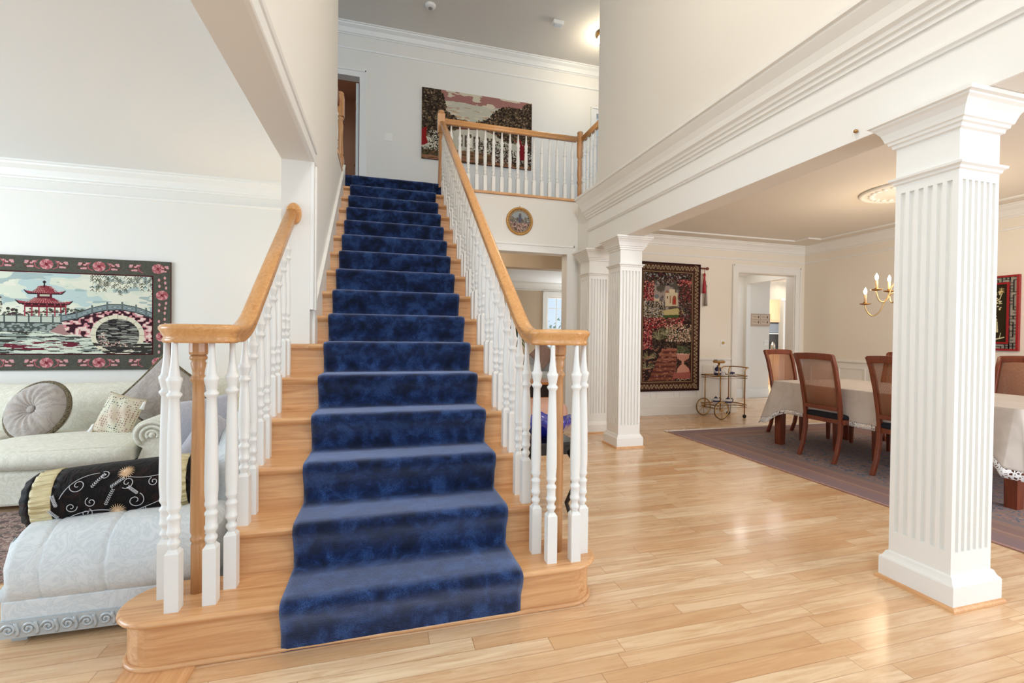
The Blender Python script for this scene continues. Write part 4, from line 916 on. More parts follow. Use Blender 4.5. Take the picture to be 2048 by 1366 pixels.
def garden_tapestry():
    W_, H_ = 232, 400; cv = Canvas(W_, H_, (46, 22, 22)); b = 30
    # border
    cv.rect(5, 5, W_-5, H_-5, (70, 44, 34))
    rg = random.Random(2)
    for side in range(4):
        L = W_ if side < 2 else H_
        for i in range(12, L-8, 17):
            for j in range(3):
                if side == 0: x, y = i, b/2+4*math.sin(i)*0
                elif side == 1: x, y = i, H_-b/2
                elif side == 2: x, y = b/2, i
                else: x, y = W_-b/2, i
            s_ = 1 if (i//17) % 2 else -1
            G = (152, 132, 104)
            if side < 2:
                cv.line([(x-8, y+6*s_), (x-3, y-5*s_), (x+3, y+5*s_), (x+8, y-6*s_)], 2.2, G); cv.ell(x, y, 2.6, 6, G); cv.ell(x, y, 1.2, 3.4, (80, 40, 36))
            else:
                cv.line([(x+6*s_, y-8), (x-5*s_, y-3), (x+5*s_, y+3), (x-6*s_, y+8)], 2.2, G); cv.ell(x, y, 6, 2.6, G); cv.ell(x, y, 3.4, 1.2, (80, 40, 36))
    cv.rect(b-2, b-2, W_-b+2, H_-b+2, (150, 124, 88)); cv.rect(b, b, W_-b, H_-b, (32, 16, 18))
    x0, y0, x1, y1 = b+2, b+2, W_-b-2, H_-b-2; inner = (cv.X >= x0) & (cv.X < x1) & (cv.Y >= y0) & (cv.Y < y1); keep = cv.a.copy()
    cv.fill(inner, (44, 30, 28)); cv.rect(x0, y0, x1, 175, (116, 108, 106)); n = cv.noise(14, 3, 3); cv.fill(inner & (cv.Y < 170) & (n > 0.5), (150, 136, 126)); cv.fill(inner & (cv.Y < 170) & (n < 0.42), (84, 76, 66))
    cv.rect(106, 92, 150, 136, (196, 180, 150)); cv.rect(120, 82, 140, 92, (204, 188, 158)); cv.poly([(104, 94), (112, 84), (122, 94)], (150, 96, 76)); cv.rect(112, 104, 116, 112, (96, 62, 46)); cv.rect(122, 102, 126, 126, (150, 110, 84)); cv.ell(138, 112, 7, 11, (140, 80, 56)); cv.rect(131, 112, 145, 130, (140, 80, 56)); cv.ell(138, 119, 3, 8, (170, 44, 40)); cv.line([(108, 136), (150, 134)], 2, (120, 96, 74)); cv.rect(68, 104, 84, 130, (196, 176, 150)); cv.ell(76, 106, 8, 7, (110, 112, 116))
    cv.poly([(90, 150), (150, 140), (178, 152), (150, 172), (96, 172)], (178, 162, 112)); cv.poly([(60, 165), (160, 160), (180, 178), (60, 190)], (66, 78, 44))
    DK = [(28, 22, 22), (50, 36, 32), (64, 54, 40), (40, 30, 28), (92, 70, 56)]
    PK = [(160, 64, 66), (186, 108, 100), (124, 34, 42), (200, 150, 134), (84, 26, 34), (168, 80, 76), (110, 30, 38)]
    WH = [(206, 190, 166), (170, 150, 120), (120, 104, 84), (84, 76, 56)]
    cv.blobs(1900, (x0, y0, x1, 82), 3, DK+[(90, 36, 44), (150, 150, 150)], 1, region=lambda x, y: y < 40+30*abs(math.sin(x/22.0))+abs(x-105)*0.25)
    cv.blobs(500, (x0, 60, 66, 120), 2.8, PK+DK[:3], 2); cv.blobs(700, (150, 50, x1, 120), 3, PK+DK[:3], 3, region=lambda x, y: x > 176-(y-50)*0.2 or y < 70); cv.blobs(900, (154, 70, x1, 180), 2.6, DK+[(110, 44, 50)], 4)
    cv.blobs(800, (x0, 120, 100, 170), 2.4, DK[:2]+WH+[(150, 150, 150)], 5); cv.blobs(1500, (x0, 172, 172, 218), 3, PK+DK[:4], 6); cv.blobs(1300, (x0, 205, x1, 265), 3.4, DK, 7); cv.blobs(420, (112, 190, x1, 245), 2.6, WH+PK[3:4], 8, region=lambda x, y: x > 110)
    cv.blobs(460, (x0, 200, 62, 270), 2.8, PK+DK[:2], 9)
    for (fx, fy) in ((84, 240), (50, 300), (110, 226), (44, 330)):
        for k in range(26):
            a = math.pi*(1.05+0.9*rg.random()); L = rg.uniform(14, 30); cv.line([(fx, fy), (fx+L*math.cos(a), fy+L*math.sin(a)), (fx+1.3*L*math.cos(a), fy+L*math.sin(a)*0.7)], 1.2, rg.choice([(120, 116, 84), (84, 84, 58), (150, 144, 110)]))
    for i in range(7):   # steps
        y = 268+i*15; xa, xb = 96-i*7, 150-i*1.0; c = (136-4*i, 84-3*i, 66-3*i)
        cv.poly([(xa, y), (xb, y-2), (xb+2, y+6), (xa-2, y+7)], c); cv.poly([(xa-2, y+7), (xb+2, y+6), (xb+2, y+14), (xa-6, y+15)], (88, 48, 42)); 
    n = cv.noise(9, 2, 8, sy=4); cv.fill(inner & (cv.Y > 262) & (cv.X < 150) & (n > 0.62), (176, 120, 96), .6)
    cv.blobs(900, (150, 262, x1, y1), 2.8, DK+[(84, 30, 34)], 10); cv.blobs(160, (160, 330, x1, 362), 3.4, PK, 11)
    U = (186, 132, 112); cv.poly([(148, 282), (196, 282), (192, 298), (178, 306), (166, 306), (152, 298)], U); cv.rect(168, 304, 176, 322, U); cv.poly([(152, 330), (164, 318), (180, 318), (194, 330), (196, 344), (150, 344)], U)
    for k in range(6): cv.line([(152+k*8, 284), (158+k*5, 304)], 1, (110, 60, 54))
    cv.ell(172, 283, 24, 3, (206, 160, 140)); cv.blobs(120, (150, 258, 196, 282), 3.5, [(60, 66, 48), (96, 96, 66)], 13); cv.poly([(140, 344), (198, 340), (198, 362), (136, 360)], (150, 84, 74))
    cv.line([(150, 366), (158, 360), (162, 368), (170, 362), (178, 366), (190, 361), (196, 364)], 1, (206, 186, 150))
    cv.a = np.where(inner[..., None], cv.a, keep); return cv
tg = thing('wall_tapestry', 'dark red garden tapestry with stone steps and urn in the dining room', 'tapestry', (4.2, 6.2, 0.37))
gx0, gx1 = 3.66, 4.835
garden_tapestry().mesh('woven_picture', lambda u, v: (gx0+(gx1-gx0)*u, 6.212, 2.37-1.99*v), 'weave', tg, root_off=_OFF[tg.name])
part(MB().box(gx0, gx1, 6.2135, 6.22, 0.38, 2.37), 'backing', mat('tapestry_backing_maroon', rgb(60, 20, 24), 0.9), tg)
rd = MB().tube([(3.5, 6.232, 2.315), (4.96, 6.232, 2.315)], 0.014, 12); rd.ell((4.975, 6.232, 2.315), (0.028, 0.02, 0.024)); part(rd, 'hanging_rod', 'mahog', tg)
for (xx, z_, mm, L) in ((4.895, 2.30, 'redsilk', 0.34), (4.925, 2.12, 'greysilk', 0.36)):
    t_ = MB().lathe([(0.004, z_), (0.004, z_-0.06), (0.018, z_-0.075), (0.02, z_-0.1), (0.014, z_-0.12), (0.026, z_-L), (0.029, z_-L-0.04), (0.0, z_-L-0.04)], (xx, 6.20, 0), 12)
    part(t_, 'tassel', mm, tg, label='%s tassel hanging from the rod' % ('red' if mm == 'redsilk' else 'grey'))

# round picture
rp = thing('round_picture', 'small round gilt framed picture on the wall below the balcony', 'picture', (1.69, 5.70, 2.69))
cvr = Canvas(90, 90, (150, 156, 158)); cvr.blobs(260, (0, 30, 90, 62), 4, [(130, 120, 100), (100, 96, 96), (150, 150, 150), (96, 84, 76)], 2); cvr.blobs(420, (0, 52, 90, 90), 4, [(150, 120, 110), (110, 84, 70), (170, 150, 130), (84, 66, 60), (180, 140, 136)], 3); cvr.poly([(40, 20), (50, 18), (52, 52), (38, 52)], (92, 90, 104)); cvr.ell(46, 18, 4, 4, (120, 100, 90))
cvr.fill(((cvr.X-45)**2+(cvr.Y-45)**2 > 38**2), (112, 86, 62)); ang = np.arctan2(cvr.Y-45, cvr.X-45); cvr.fill(((cvr.X-45)**2+(cvr.Y-45)**2 > 39**2) & (np.sin(ang*46) > 0), (190, 160, 120))
ob = cvr.mesh('picture_disc', lambda u, v: (1.69-0.152+0.304*u, 5.706, 2.69+0.152-0.304*v), 'print', rp, root_off=_OFF[rp.name])
bm = bmesh.new(); bm.from_mesh(ob.data); dl = [f for f in bm.faces if (f.calc_center_median().x**2+f.calc_center_median().z**2) > 0.151**2]; bmesh.ops.delete(bm, geom=dl, context='FACES'); bm.to_mesh(ob.data); bm.free()
part(MB().lathe([(0.150, -0.018), (0.155, -0.022), (0.158, -0.028), (0.166, -0.03), (0.172, -0.022), (0.177, -0.02), (0.180, -0.012), (0.180, -0.001)], (1.69, 5.72, 2.69), 48, 'y', caps=False), 'frame', 'gold', rp)
part(MB().box(1.684, 1.696, 5.712, 5.719, 2.87, 2.884), 'hanging_ring', 'gold', rp)

# red lattice picture on the right dining wall
lp = thing('lattice_picture', 'black and ivory picture in a red lattice frame in the dining room', 'picture', (6.93, 3.74, 1.1))
py0, py1, pz0, pz1 = 3.46, 4.02, 1.10, 1.97
cvl = Canvas(120, 190, (44, 38, 20)); IV = (204, 200, 164)
cvl.line([(60, 120), (52, 90), (62, 70), (50, 48), (40, 28)], 5, IV); cvl.line([(56, 84), (36, 66), (26, 40)], 4, IV); cvl.line([(60, 72), (78, 50), (84, 26)], 4, IV); cvl.line([(62, 66), (96, 46), (100, 30)], 3, IV)
rg = random.Random(4)
for _ in range(60):
    x, y = rg.uniform(18, 104), rg.uniform(18, 84); cvl.ell(x, y, rg.uniform(1.5, 4), rg.uniform(1.5, 3.5), IV)
for cx_, cy_, a_, b_ in ((46, 92, 16, 7), (66, 104, 20, 8), (44, 116, 22, 7), (60, 84, 12, 9)): cvl.ell(cx_, cy_, a_, b_, IV)
for fx in (34, 62, 84): cvl.ell(fx, 116, 4, 5, IV); cvl.poly([(fx-5, 122), (fx+5, 122), (fx+8, 158), (fx-8, 158)], IV); cvl.line([(fx, 126), (fx-1, 156)], 1.4, (44, 38, 20))
cvl.ell(30, 168, 26, 6, IV); cvl.line([(10, 182), (40, 174), (70, 184), (110, 174)], 4, IV); cvl.line([(96, 176), (100, 160)], 2.4, IV)
# character for spring
gx, gy = 92, 10; GC = (214, 190, 130)
for l in ([(0, 3), (16, 3)], [(2, 7), (14, 7)], [(-1, 11), (17, 11)], [(8, 0), (7, 8), (0, 17)], [(8, 10), (17, 17)]): cvl.line([(gx+a, gy+b_) for a, b_ in l], 1.5, GC)
cvl.rect(gx+5, gy+14, gx+12, gy+22, GC); cvl.rect(gx+6.4, gy+15.4, gx+10.6, gy+17.4, (44, 38, 20)); cvl.rect(gx+6.4, gy+18.6, gx+10.6, gy+20.6, (44, 38, 20))
iy0, iy1, iz0, iz1 = py0+0.11, py1-0.11, pz0+0.10, pz1-0.10
cvl.mesh('picture_panel', lambda u, v: (6.938, iy1+(iy0-iy1)*u, iz1+(iz0-iz1)*v), 'print', lp, root_off=_OFF[lp.name])
fr = MB(); frame_x(fr, py0, py1, pz0, pz1, 6.949, 0.022, 0.035); frame_x(fr, iy0-0.022, iy1+0.022, iz0-0.022, iz1+0.022, 6.949, 0.022, 0.028); part(fr, 'frame', 'red', lp)
lt = MB(); rg = random.Random(9)
def latt(y0_, y1_, z0_, z1_):
    y_ = y0_
    ny, nzn = max(1, round((y1_-y0_)/0.034)), max(1, round((z1_-z0_)/0.034)); dy, dz = (y1_-y0_)/ny, (z1_-z0_)/nzn
    for i in range(ny+1):
        for j in range(nzn):
            if rg.random() < 0.62: lt.box(6.925, 6.934, y0_+i*dy-0.003, y0_+i*dy+0.003, z0_+j*dz, z0_+(j+1)*dz)
    for j in range(nzn+1):
        for i in range(ny):
            if rg.random() < 0.62: lt.box(6.925, 6.934, y0_+i*dy, y0_+(i+1)*dy, z0_+j*dz-0.003, z0_+j*dz+0.003)
a_, b_, c_, d_ = py0+0.022, py1-0.022, pz0+0.022, pz1-0.022
latt(a_, iy0-0.022, c_, d_); latt(iy1+0.022, b_, c_, d_); latt(iy0-0.022, iy1+0.022, c_, iz0-0.022); latt(iy0-0.022, iy1+0.022, iz1+0.022, d_)
part(lt, 'lattice', 'black', lp); part(MB().box(6.940, 6.949, py0+0.01, py1-0.01, pz0+0.01, pz1-0.01), 'backing', mat('mirror_grey', rgb(176, 170, 160), 0.2), lp)

# ------------------------------------------------------------------ small fixtures
def plate(name, label, cat, x0, x1, z0, z1, y, n=1, m='plastic'):
    t = thing(name, label, cat, ((x0+x1)/2, y-0.004, (z0+z1)/2)); part(MB().box(x0, x1, y-0.007, y-0.0005, z0, z1), 'plate', m, t, bevel=0.002)
    for i in range(n):
        c = x0+(x1-x0)*(i+0.5)/n; part(MB().box(c-0.006, c+0.006, y-0.014, y-0.006, (z0+z1)/2-0.013, (z0+z1)/2+0.013), 'toggle', m, t)
    return t
plate('light_switch', 'double light switch on the landing wall left of the tapestry', 'light switch', 0.0, 0.115, 4.15, 4.265, 7.28, 2)
plate('light_switch', 'light switch on the white wall below the small plaque', 'light switch', 7.60, 7.715, 1.08, 1.19, 7.77, 2)
t = thing('dimmer_switch', 'round dimmer on the dining wall above the bar cart', 'light switch', (5.30, 6.24, 1.13)); part(MB().box(5.255, 5.345, 6.243, 6.2495, 1.08, 1.19), 'plate', 'plastic', t, bevel=0.002); part(MB().lathe([(0.024, -0.012), (0.024, 0)], (5.30, 6.243, 1.135), 20, 'y'), 'dial', 'brass_pale', t)
t = thing('smoke_detector', 'round white smoke detector on the landing ceiling', 'smoke detector', (0.604, 6.532, CEIL2-0.001))
part(MB().lathe([(0.075, 0), (0.075, -0.02), (0.06, -0.038), (0.03, -0.045), (0.001, -0.045)], (0.604, 6.532, CEIL2), 24), 'housing', 'plastic', t); part(MB().lathe([(0.03, -0.044), (0.028, -0.052), (0.001, -0.052)], (0.604, 6.532, CEIL2), 16), 'sensor_cap', 'vent', t)
t = thing('emergency_light', 'small white box unit on the landing ceiling near the assumed bright lamp', 'ceiling unit', (2.42, 6.34, CEIL2)); part(MB().box(2.34, 2.50, 6.29, 6.39, CEIL2-0.06, CEIL2), 'housing', 'plastic', t, bevel=0.01); part(MB().box(2.37, 2.47, 6.31, 6.37, CEIL2-0.066, CEIL2-0.06), 'lens', 'blind', t)
t = thing('ceiling_vent', 'slatted ceiling vent at the top edge of the picture', 'vent', (1.36, 6.1, CEIL2)); part(MB().box(1.16, 1.50, 5.92, 6.13, CEIL2-0.012, CEIL2), 'frame', 'plastic', t)
for i in range(9): part(MB().box(1.18, 1.48, 5.935+i*0.02, 5.945+i*0.02, CEIL2-0.02, CEIL2-0.01), 'slat', 'vent', t)
t = thing('assumed_ceiling_lamp', 'assumed lit ceiling lamp behind the top right wall edge of the landing', 'ceiling light', (3.22, 6.38, CEIL2)); part(MB().lathe([(0.15, 0), (0.15, -0.03), (0.001, -0.03)], (3.22, 6.38, CEIL2), 24), 'canopy', 'brass', t); part(MB().ell((3.22, 6.38, CEIL2-0.08), (0.13, 0.13, 0.06)), 'globe', 'bulb', t)  # hidden fixture assumed from the bright glow at the wall edge
t = thing('wall_plaque', 'small tan plaque with four cards on the passage wall', 'plaque', (7.48, 7.755, 1.6)); part(MB().box(7.225, 7.735, 7.745, 7.769, 1.475, 1.725), 'board', mat('plaque_wood', rgb(190, 168, 150), 0.6), t)
for i in range(2):
    for j in range(2):
        x_, z_ = 7.27+i*0.225, 1.51+j*0.105
        c = part(MB().box(x_, x_+0.20, 7.741, 7.745, z_, z_+0.08), 'card', mat('card_%d%d' % (i, j), rgb(212, 192, 170), 0.7), t)
        part(MB().box(x_+0.02, x_+0.11, 7.7395, 7.741, z_+0.05, z_+0.055).box(x_+0.02, x_+0.14, 7.7395, 7.741, z_+0.035, z_+0.039).box(x_+0.15, x_+0.18, 7.7395, 7.741, z_+0.02, z_+0.065), 'lettering', mat('ink_%d%d' % (i, j), rgb(120, 92, 80), 0.7), c)
single(MB().lathe([(0.001, -0.022), (0.010, -0.018), (0.010, -0.008), (0.006, 0.0)], (2.495, 1.93, 2.345), 12, 'x'), 'brass_hook', 'brass', 'tiny brass knob on the beam above the nearest column', 'knob')
for i, (x_, y_) in enumerate(((9.25, 9.05), (10.9, 10.2))):
    t = thing('downlight', ['nearer', 'farther'][i]+' round recessed kitchen downlight', 'downlight', (x_, y_, CEIL1)); part(MB().lathe([(0.12, 0), (0.12, -0.006), (0.09, -0.008)], (x_, y_, CEIL1), 24), 'ring', 'plastic', t); part(MB().lathe([(0.09, -0.009), (0.001, -0.009)], (x_, y_, CEIL1), 24), 'lens', 'downlight', t)

# ------------------------------------------------------------------ kitchen glimpse
def cab(name, label, x0, x1, y0, y1, z0, z1, arch=False, ndoor=1):
    t = thing(name, label, 'cabinet', ((x0+x1)/2, (y0+y1)/2, z0)); part(MB().box(x0, x1, y0, y1, z0, z1), 'body', 'maple', t)
    for i in range(ndoor):
        a = x0+(x1-x0)*i/ndoor+0.01; b = x0+(x1-x0)*(i+1)/ndoor-0.01
        d = part(MB().box(a, b, y0-0.02, y0-0.001, z0+0.01, z1-0.01), 'door', 'maple', t, bevel=0.004)
        pm = MB()
        if arch:
            P_ = [(a+0.05, z0+0.06), (b-0.05, z0+0.06), (b-0.05, z1-0.12)]+[((a+b)/2+((b-a)/2-0.05)*math.cos(math.pi*k/10), z1-0.12+0.05*math.sin(math.pi*k/10)) for k in range(11)]
            pm.prism(P_, 'y', y0-0.03, y0-0.02)
        else: pm.box(a+0.05, b-0.05, y0-0.03, y0-0.02, z0+0.06, z1-0.07)
        part(pm, 'raised_panel', 'maple', d, bevel=0.004)
    return t
cab('wall_cabinet', 'arched maple wall cabinet above the dark oven in the kitchen', 9.93, 10.32, 10.02, 10.4, 1.66, 2.27, True)
cab('base_cabinet', 'maple base cabinet under the kitchen counter', 9.7, 10.32, 10.02, 10.4, 0, 0.84, False, 3)
single(MB().box(9.68, 11.2, 9.98, 10.42, 0.84, 0.88), 'kitchen_counter', mat('counter_stone', rgb(150, 140, 128), 0.3), 'stone kitchen counter over the maple base cabinet', 'countertop')
t = thing('wall_oven', 'dark appliance niche between counter and wall cabinet', 'oven', (10.1, 10.2, 0.88)); part(MB().box(9.93, 10.32, 10.05, 10.4, 0.88, 1.66), 'body', 'steel', t); part(MB().box(9.95, 10.30, 10.03, 10.05, 1.38, 1.62), 'control_panel', mat('panel_grey', rgb(120, 128, 136), 0.3), t); part(MB().box(9.95, 10.3, 10.01, 10.03, 1.34, 1.37), 'handle', 'silver', t)
single(MB().lathe([(0.05, 0.882), (0.07, 0.93), (0.07, 1.05), (0.03, 1.12), (0.01, 1.15)], (10.08, 10.0, 0), 20), 'coffee_pot', mat('pot_steel', rgb(150, 140, 126), 0.2, 0.8), 'rounded metal pot standing in front of the dark oven', 'pot')
t = thing('vertical_blinds', 'white vertical blinds in the kitchen', 'blinds', (10.6, 9.95, 0.95)); part(MB().box(10.34, 11.1, 9.9, 9.98, 2.25, 2.32), 'headrail', 'plastic', t)
for i in range(9): part(MB().add([(10.36+i*0.08, 9.92, 0.93), (10.44+i*0.08, 9.96, 0.93), (10.44+i*0.08, 9.96, 2.25), (10.36+i*0.08, 9.92, 2.25), (10.36+i*0.08, 9.926, 0.93), (10.44+i*0.08, 9.966, 0.93), (10.44+i*0.08, 9.966, 2.25), (10.36+i*0.08, 9.926, 2.25)], [(0, 1, 2, 3), (4, 7, 6, 5), (0, 4, 5, 1), (3, 2, 6, 7), (0, 3, 7, 4), (1, 5, 6, 2)]), 'vane', 'blind', t)

# ------------------------------------------------------------------ rugs
def _rug():
    m = mat('oriental_rug', rgb(130, 96, 96), 0.95); t = NT(m)
    v = t.coord(); f = t.noise(v, 260, 2)
    sp = t.n('ShaderNodeSeparateXYZ'); t.l(v, sp.inputs[0])
    n1 = t.noise(t.coord((1.0, 1.0, 1)), 16, 3, 0.6, 2.0)
    field = t.ramp(n1, [(0.34, rgb(92, 102, 122)), (0.44, rgb(136, 138, 146)), (0.5, rgb(176, 128, 108)), (0.56, rgb(104, 114, 134)), (0.62, rgb(190, 160, 142)), (0.7, rgb(92, 88, 100))], 'CONSTANT')
    vo = t.n('ShaderNodeTexVoronoi', feature='DISTANCE_TO_EDGE'); vo.inputs['Scale'].default_value = 6.0; vo.inputs['Randomness'].default_value = 0.15; t.l(t.coord(), vo.inputs['Vector'])
    field = t.mix(t.math('LESS_THAN', vo.outputs['Distance'], 0.07), field, rgb(150, 130, 120))
    # stripes in the border, by distance from the rug edges (rug centred on its origin)
    dx = t.math('SUBTRACT', 1.40, t.math('ABSOLUTE', sp.outputs[0])); dy = t.math('SUBTRACT', 2.55, t.math('ABSOLUTE', sp.outputs[1])); d = t.math('MINIMUM', dx, dy)
    nb = t.noise(t.coord(), 40, 2); db = t.math('ADD', d, t.math('MULTIPLY', t.math('SUBTRACT', nb, 0.5), 0.03))
    bc = t.ramp(t.math('DIVIDE', db, 0.8), [(0.0, rgb(178, 140, 132)), (0.02, rgb(136, 114, 118)), (0.20, rgb(146, 118, 112)), (0.28, rgb(164, 132, 118)), (0.32, rgb(138, 112, 108)), (0.46, rgb(152, 124, 114)), (0.56, rgb(128, 120, 124)), (0.62, rgb(146, 120, 110))], 'CONSTANT')
    c = t.mix(t.math('GREATER_THAN', d, 0.52), bc, field)
    c = t.mix(t.math('MULTIPLY', f, 0.35), c, rgb(104, 80, 74))
    t.l(c, t.b.inputs['Base Color']); t.bump(f, 0.4, 0.004); return m
rgx, rgy = 4.92, 2.56
t = thing('area_rug', 'large mauve and blue patterned rug under the dining table', 'rug', (rgx, rgy, 0))
part(MB().box(rgx-1.40, rgx+1.40, rgy-2.55, rgy+2.55, 0.0005, 0.010), 'pile', _rug(), t, bevel=0.003)
fr = MB().box(rgx-1.40, rgx+1.40, rgy+2.548, rgy+2.572, 0.0008, 0.014); rg = random.Random(8)
for i in range(240):
    x_ = rgx-1.40+2.80*i/239; a = rg.uniform(-0.02, 0.02); fr.add([(x_-0.004, rgy+2.549, 0.006), (x_+0.006, rgy+2.549, 0.006), (x_+a+0.006, rgy+2.64, 0.003), (x_+a-0.006, rgy+2.635+rg.uniform(-.02, .02), 0.003), (x_, rgy+2.59, 0.018)], [(0, 1, 4), (1, 2, 4), (2, 3, 4), (3, 0, 4)])
part(fr, 'fringe', mat('rug_fringe', rgb(232, 222, 212), 0.9), t, label='cream fringe at the far end')
def _rug2():
    m = mat('living_rug', rgb(140, 116, 108), 0.95); t = NT(m); n1 = t.noise(t.coord(), 18, 3, 0.6, 1.5)
    t.l(t.ramp(n1, [(0.36, rgb(96, 80, 76)), (0.48, rgb(168, 146, 134)), (0.56, rgb(128, 96, 92)), (0.66, rgb(180, 164, 150))], 'CONSTANT'), t.b.inputs['Base Color']); return m
single(MB().box(-4.6, -1.2, 2.75, 3.8, 0.0005, 0.011), 'area_rug', _rug2(), 'brownish patterned rug in front of the cream sofa', 'rug')

# ------------------------------------------------------------------ dining furniture
zt = 0.725; tx0, tx1, ty0, ty1 = 4.32, 5.42, 2.14, 4.26
t = thing('dining_table', 'red brown dining table hidden under the beige cloth', 'table', ((tx0+tx1)/2, (ty0+ty1)/2, 0.01))
part(MB().box(tx0, tx1, ty0, ty1, zt-0.035, zt-0.004), 'tabletop', 'mahog', t)
part(MB().box(tx0+0.06, tx1-0.06, ty0+0.06, ty0+0.08, zt-0.13, zt-0.036).box(tx0+0.06, tx1-0.06, ty1-0.08, ty1-0.06, zt-0.13, zt-0.036).box(tx0+0.06, tx0+0.08, ty0+0.08, ty1-0.08, zt-0.13, zt-0.036).box(tx1-0.08, tx1-0.06, ty0+0.08, ty1-0.08, zt-0.13, zt-0.036), 'apron', 'mahog', t)
for x_ in (tx0+0.05, tx1-0.05):
    for y_ in (ty0+0.05, ty1-0.05): part(MB().rings([[(x_-w, y_-w, z_), (x_+w, y_-w, z_), (x_+w, y_+w, z_), (x_-w, y_+w, z_)] for w, z_ in ((0.036, 0.0105), (0.042, zt-0.036))], smooth=False), 'leg', 'mahog', t)
def table_cloth():
    rings = []; N = []
    r = 0.03
    def per(o):
        pts = []
        for cx_, cy_, a0 in ((tx1-r, ty1-r, 0), (tx0+r, ty1-r, 90), (tx0+r, ty0+r, 180), (tx1-r, ty0+r, 270)):
            for k in range(9): a = math.radians(a0+k*11.25); pts.append((cx_+(r+o)*math.cos(a), cy_+(r+o)*math.sin(a), math.cos(math.radians(k*22.5-90))))
        out = []
        for i in range(len(pts)):
            p, q = pts[i], pts[(i+1) % len(pts)]; out.append(p); L = math.hypot(q[0]-p[0], q[1]-p[1])
            if L > 0.3:
                n_ = int(L/0.05)
                for j in range(1, n_):
                    f = j/n_; near = max(0.0, 1-min(f, 1-f)*L/0.22); out.append((p[0]+(q[0]-p[0])*f, p[1]+(q[1]-p[1])*f, max(0.0, near)*0.0))
        return out
    P0 = per(0.004)
    def corner(x_, y_):
        d_ = min(math.hypot(x_-a, y_-b_) for a in (tx0, tx1) for b_ in (ty0, ty1)); return max(0.0, 1-d_/0.22)
    lv = [0, 0.012, 0.10, 0.2, 0.29, 0.30, 0.345]
    for li, d in enumerate(lv):
        ring = []
        for i, (x_, y_, _) in enumerate(P0):
            c = corner(x_, y_); s_ = i*0.05
            wv = 0.012*math.sin(s_*9.0)*(d/0.3)+0.006*math.sin(s_*23+1)*(d/0.3)
            cx_, cy_ = (tx0+tx1)/2, (ty0+ty1)/2; nx = 1 if x_ > tx1-0.02 else (-1 if x_ < tx0+0.02 else 0); ny = 1 if y_ > ty1-0.02 else (-1 if y_ < ty0+0.02 else 0)
            L = math.hypot(nx, ny) or 1; out = 0.004+wv+0.02*(d/0.3)+0.10*c*(d/0.3)
            dz = d*(1+0.48*c*c)
            ring.append((x_+nx/L*out, y_+ny/L*out, zt+0.003-dz))
        rings.append(ring)
    return rings
R_ = table_cloth()
t = thing('tablecloth', 'beige linen tablecloth with white lace edge on the dining table', 'tablecloth', ((tx0+tx1)/2, (ty0+ty1)/2, zt))
mb = MB(); mb.rings(R_[:6], cap1=False, smooth=True); part(mb, 'linen', 'cloth', t)
mb = MB(); mb.rings(R_[5:], cap0=False, cap1=False, smooth=True); part(mb, 'lace_edge', 'lace', t, label='white lace edging')
for o in t.children:
    md_ = o.modifiers.new('thick', 'SOLIDIFY'); md_.thickness = 0.002; md_.offset = 1

def make_chair(name, label, wood_='mahog', cane_='cane'):
    # local: faces +x, seat centre at origin, floor z=0
    t = thing(name, label, 'chair', (0, 0, 0), 'cane backed dining chairs', 0.0)
    def post(s): # rear leg continuing to back post
        y_ = s*0.19; path = [(-0.30, y_, 0.0), (-0.255, y_, 0.12), (-0.225, y_, 0.28), (-0.222, y_*0.99, 0.42), (-0.235, y_*1.0, 0.55), (-0.27, y_*1.02, 0.75), (-0.315, y_*1.04, 0.93), (-0.36, y_*1.06, 1.045)]
        return MB().rings([[(x-0.019, y-0.016, z), (x+0.019, y-0.016, z), (x+0.019, y+0.016, z), (x-0.019, y+0.016, z)] for x, y, z in path], smooth=True)
    for s in (-1, 1): part(post(s), 'leg', wood_, t, bevel=0.004)
    for s in (-1, 1): part(MB().sq([(0.014, 0), (0.022, 0.40)], 0.20, s*0.205), 'leg', wood_, t, bevel=0.003)
    part(MB().box(-0.225, 0.225, -0.23, 0.23, 0.375, 0.425), 'seat_frame', wood_, t, bevel=0.006)
    part(MB().ell((0.0, 0, 0.44), (0.235, 0.235, 0.035), 0.3, 0.5, 32, 10), 'seat_cushion', 'blackcloth', t, label='black seat cushion')
    tr = MB().rings([[(x-0.017, y, z0_), (x+0.017, y, z0_), (x+0.017-0.012, y, z0_+0.065), (x-0.017-0.014, y, z0_+0.065)] for x, y, z0_ in [(-0.350-0.02*(1-(k/5-1)**2), -0.205+0.41*k/10, 0.99+0.008*(1-(k/5-1)**2)) for k in range(11)]], smooth=True); part(tr, 'top_rail', wood_, t, bevel=0.004)
    part(MB().box(-0.255, -0.222, -0.175, 0.175, 0.50, 0.54), 'back_rail', wood_, t, bevel=0.004)
    part(MB().rings([[(x-0.003, -0.185, z), (x+0.003, -0.185, z), (x+0.003, 0.185, z), (x-0.003, 0.185, z)] for x, z in ((-0.24, 0.54), (-0.268, 0.72), (-0.305, 0.87), (-0.352, 1.0))], smooth=True), 'cane_panel', cane_, t)
    return t
ch = make_chair('dining_chair', 'dark cane chair at near left corner of the dining table, back fully visible')
ch.location = (4.47, 3.585, 0.0105)
def another(x, y, rz, label):
    c = copy_tree(ch); c.location = (x, y, 0.0105); c.rotation_euler = (0, 0, rz); c['label'] = label; return c
another(4.47, 2.845, 0, 'dark cane chair partly cut off by the nearest column')
another(4.98, 4.50, -math.pi/2, 'cane chair at the far head of the table, in front of the kitchen doorway')
another(5.45, 3.86, math.pi, 'cane chair across the table showing a sliver left of the nearest column')
another(5.45, 2.83, math.pi, 'cane chair across the table seen right of the nearest column')

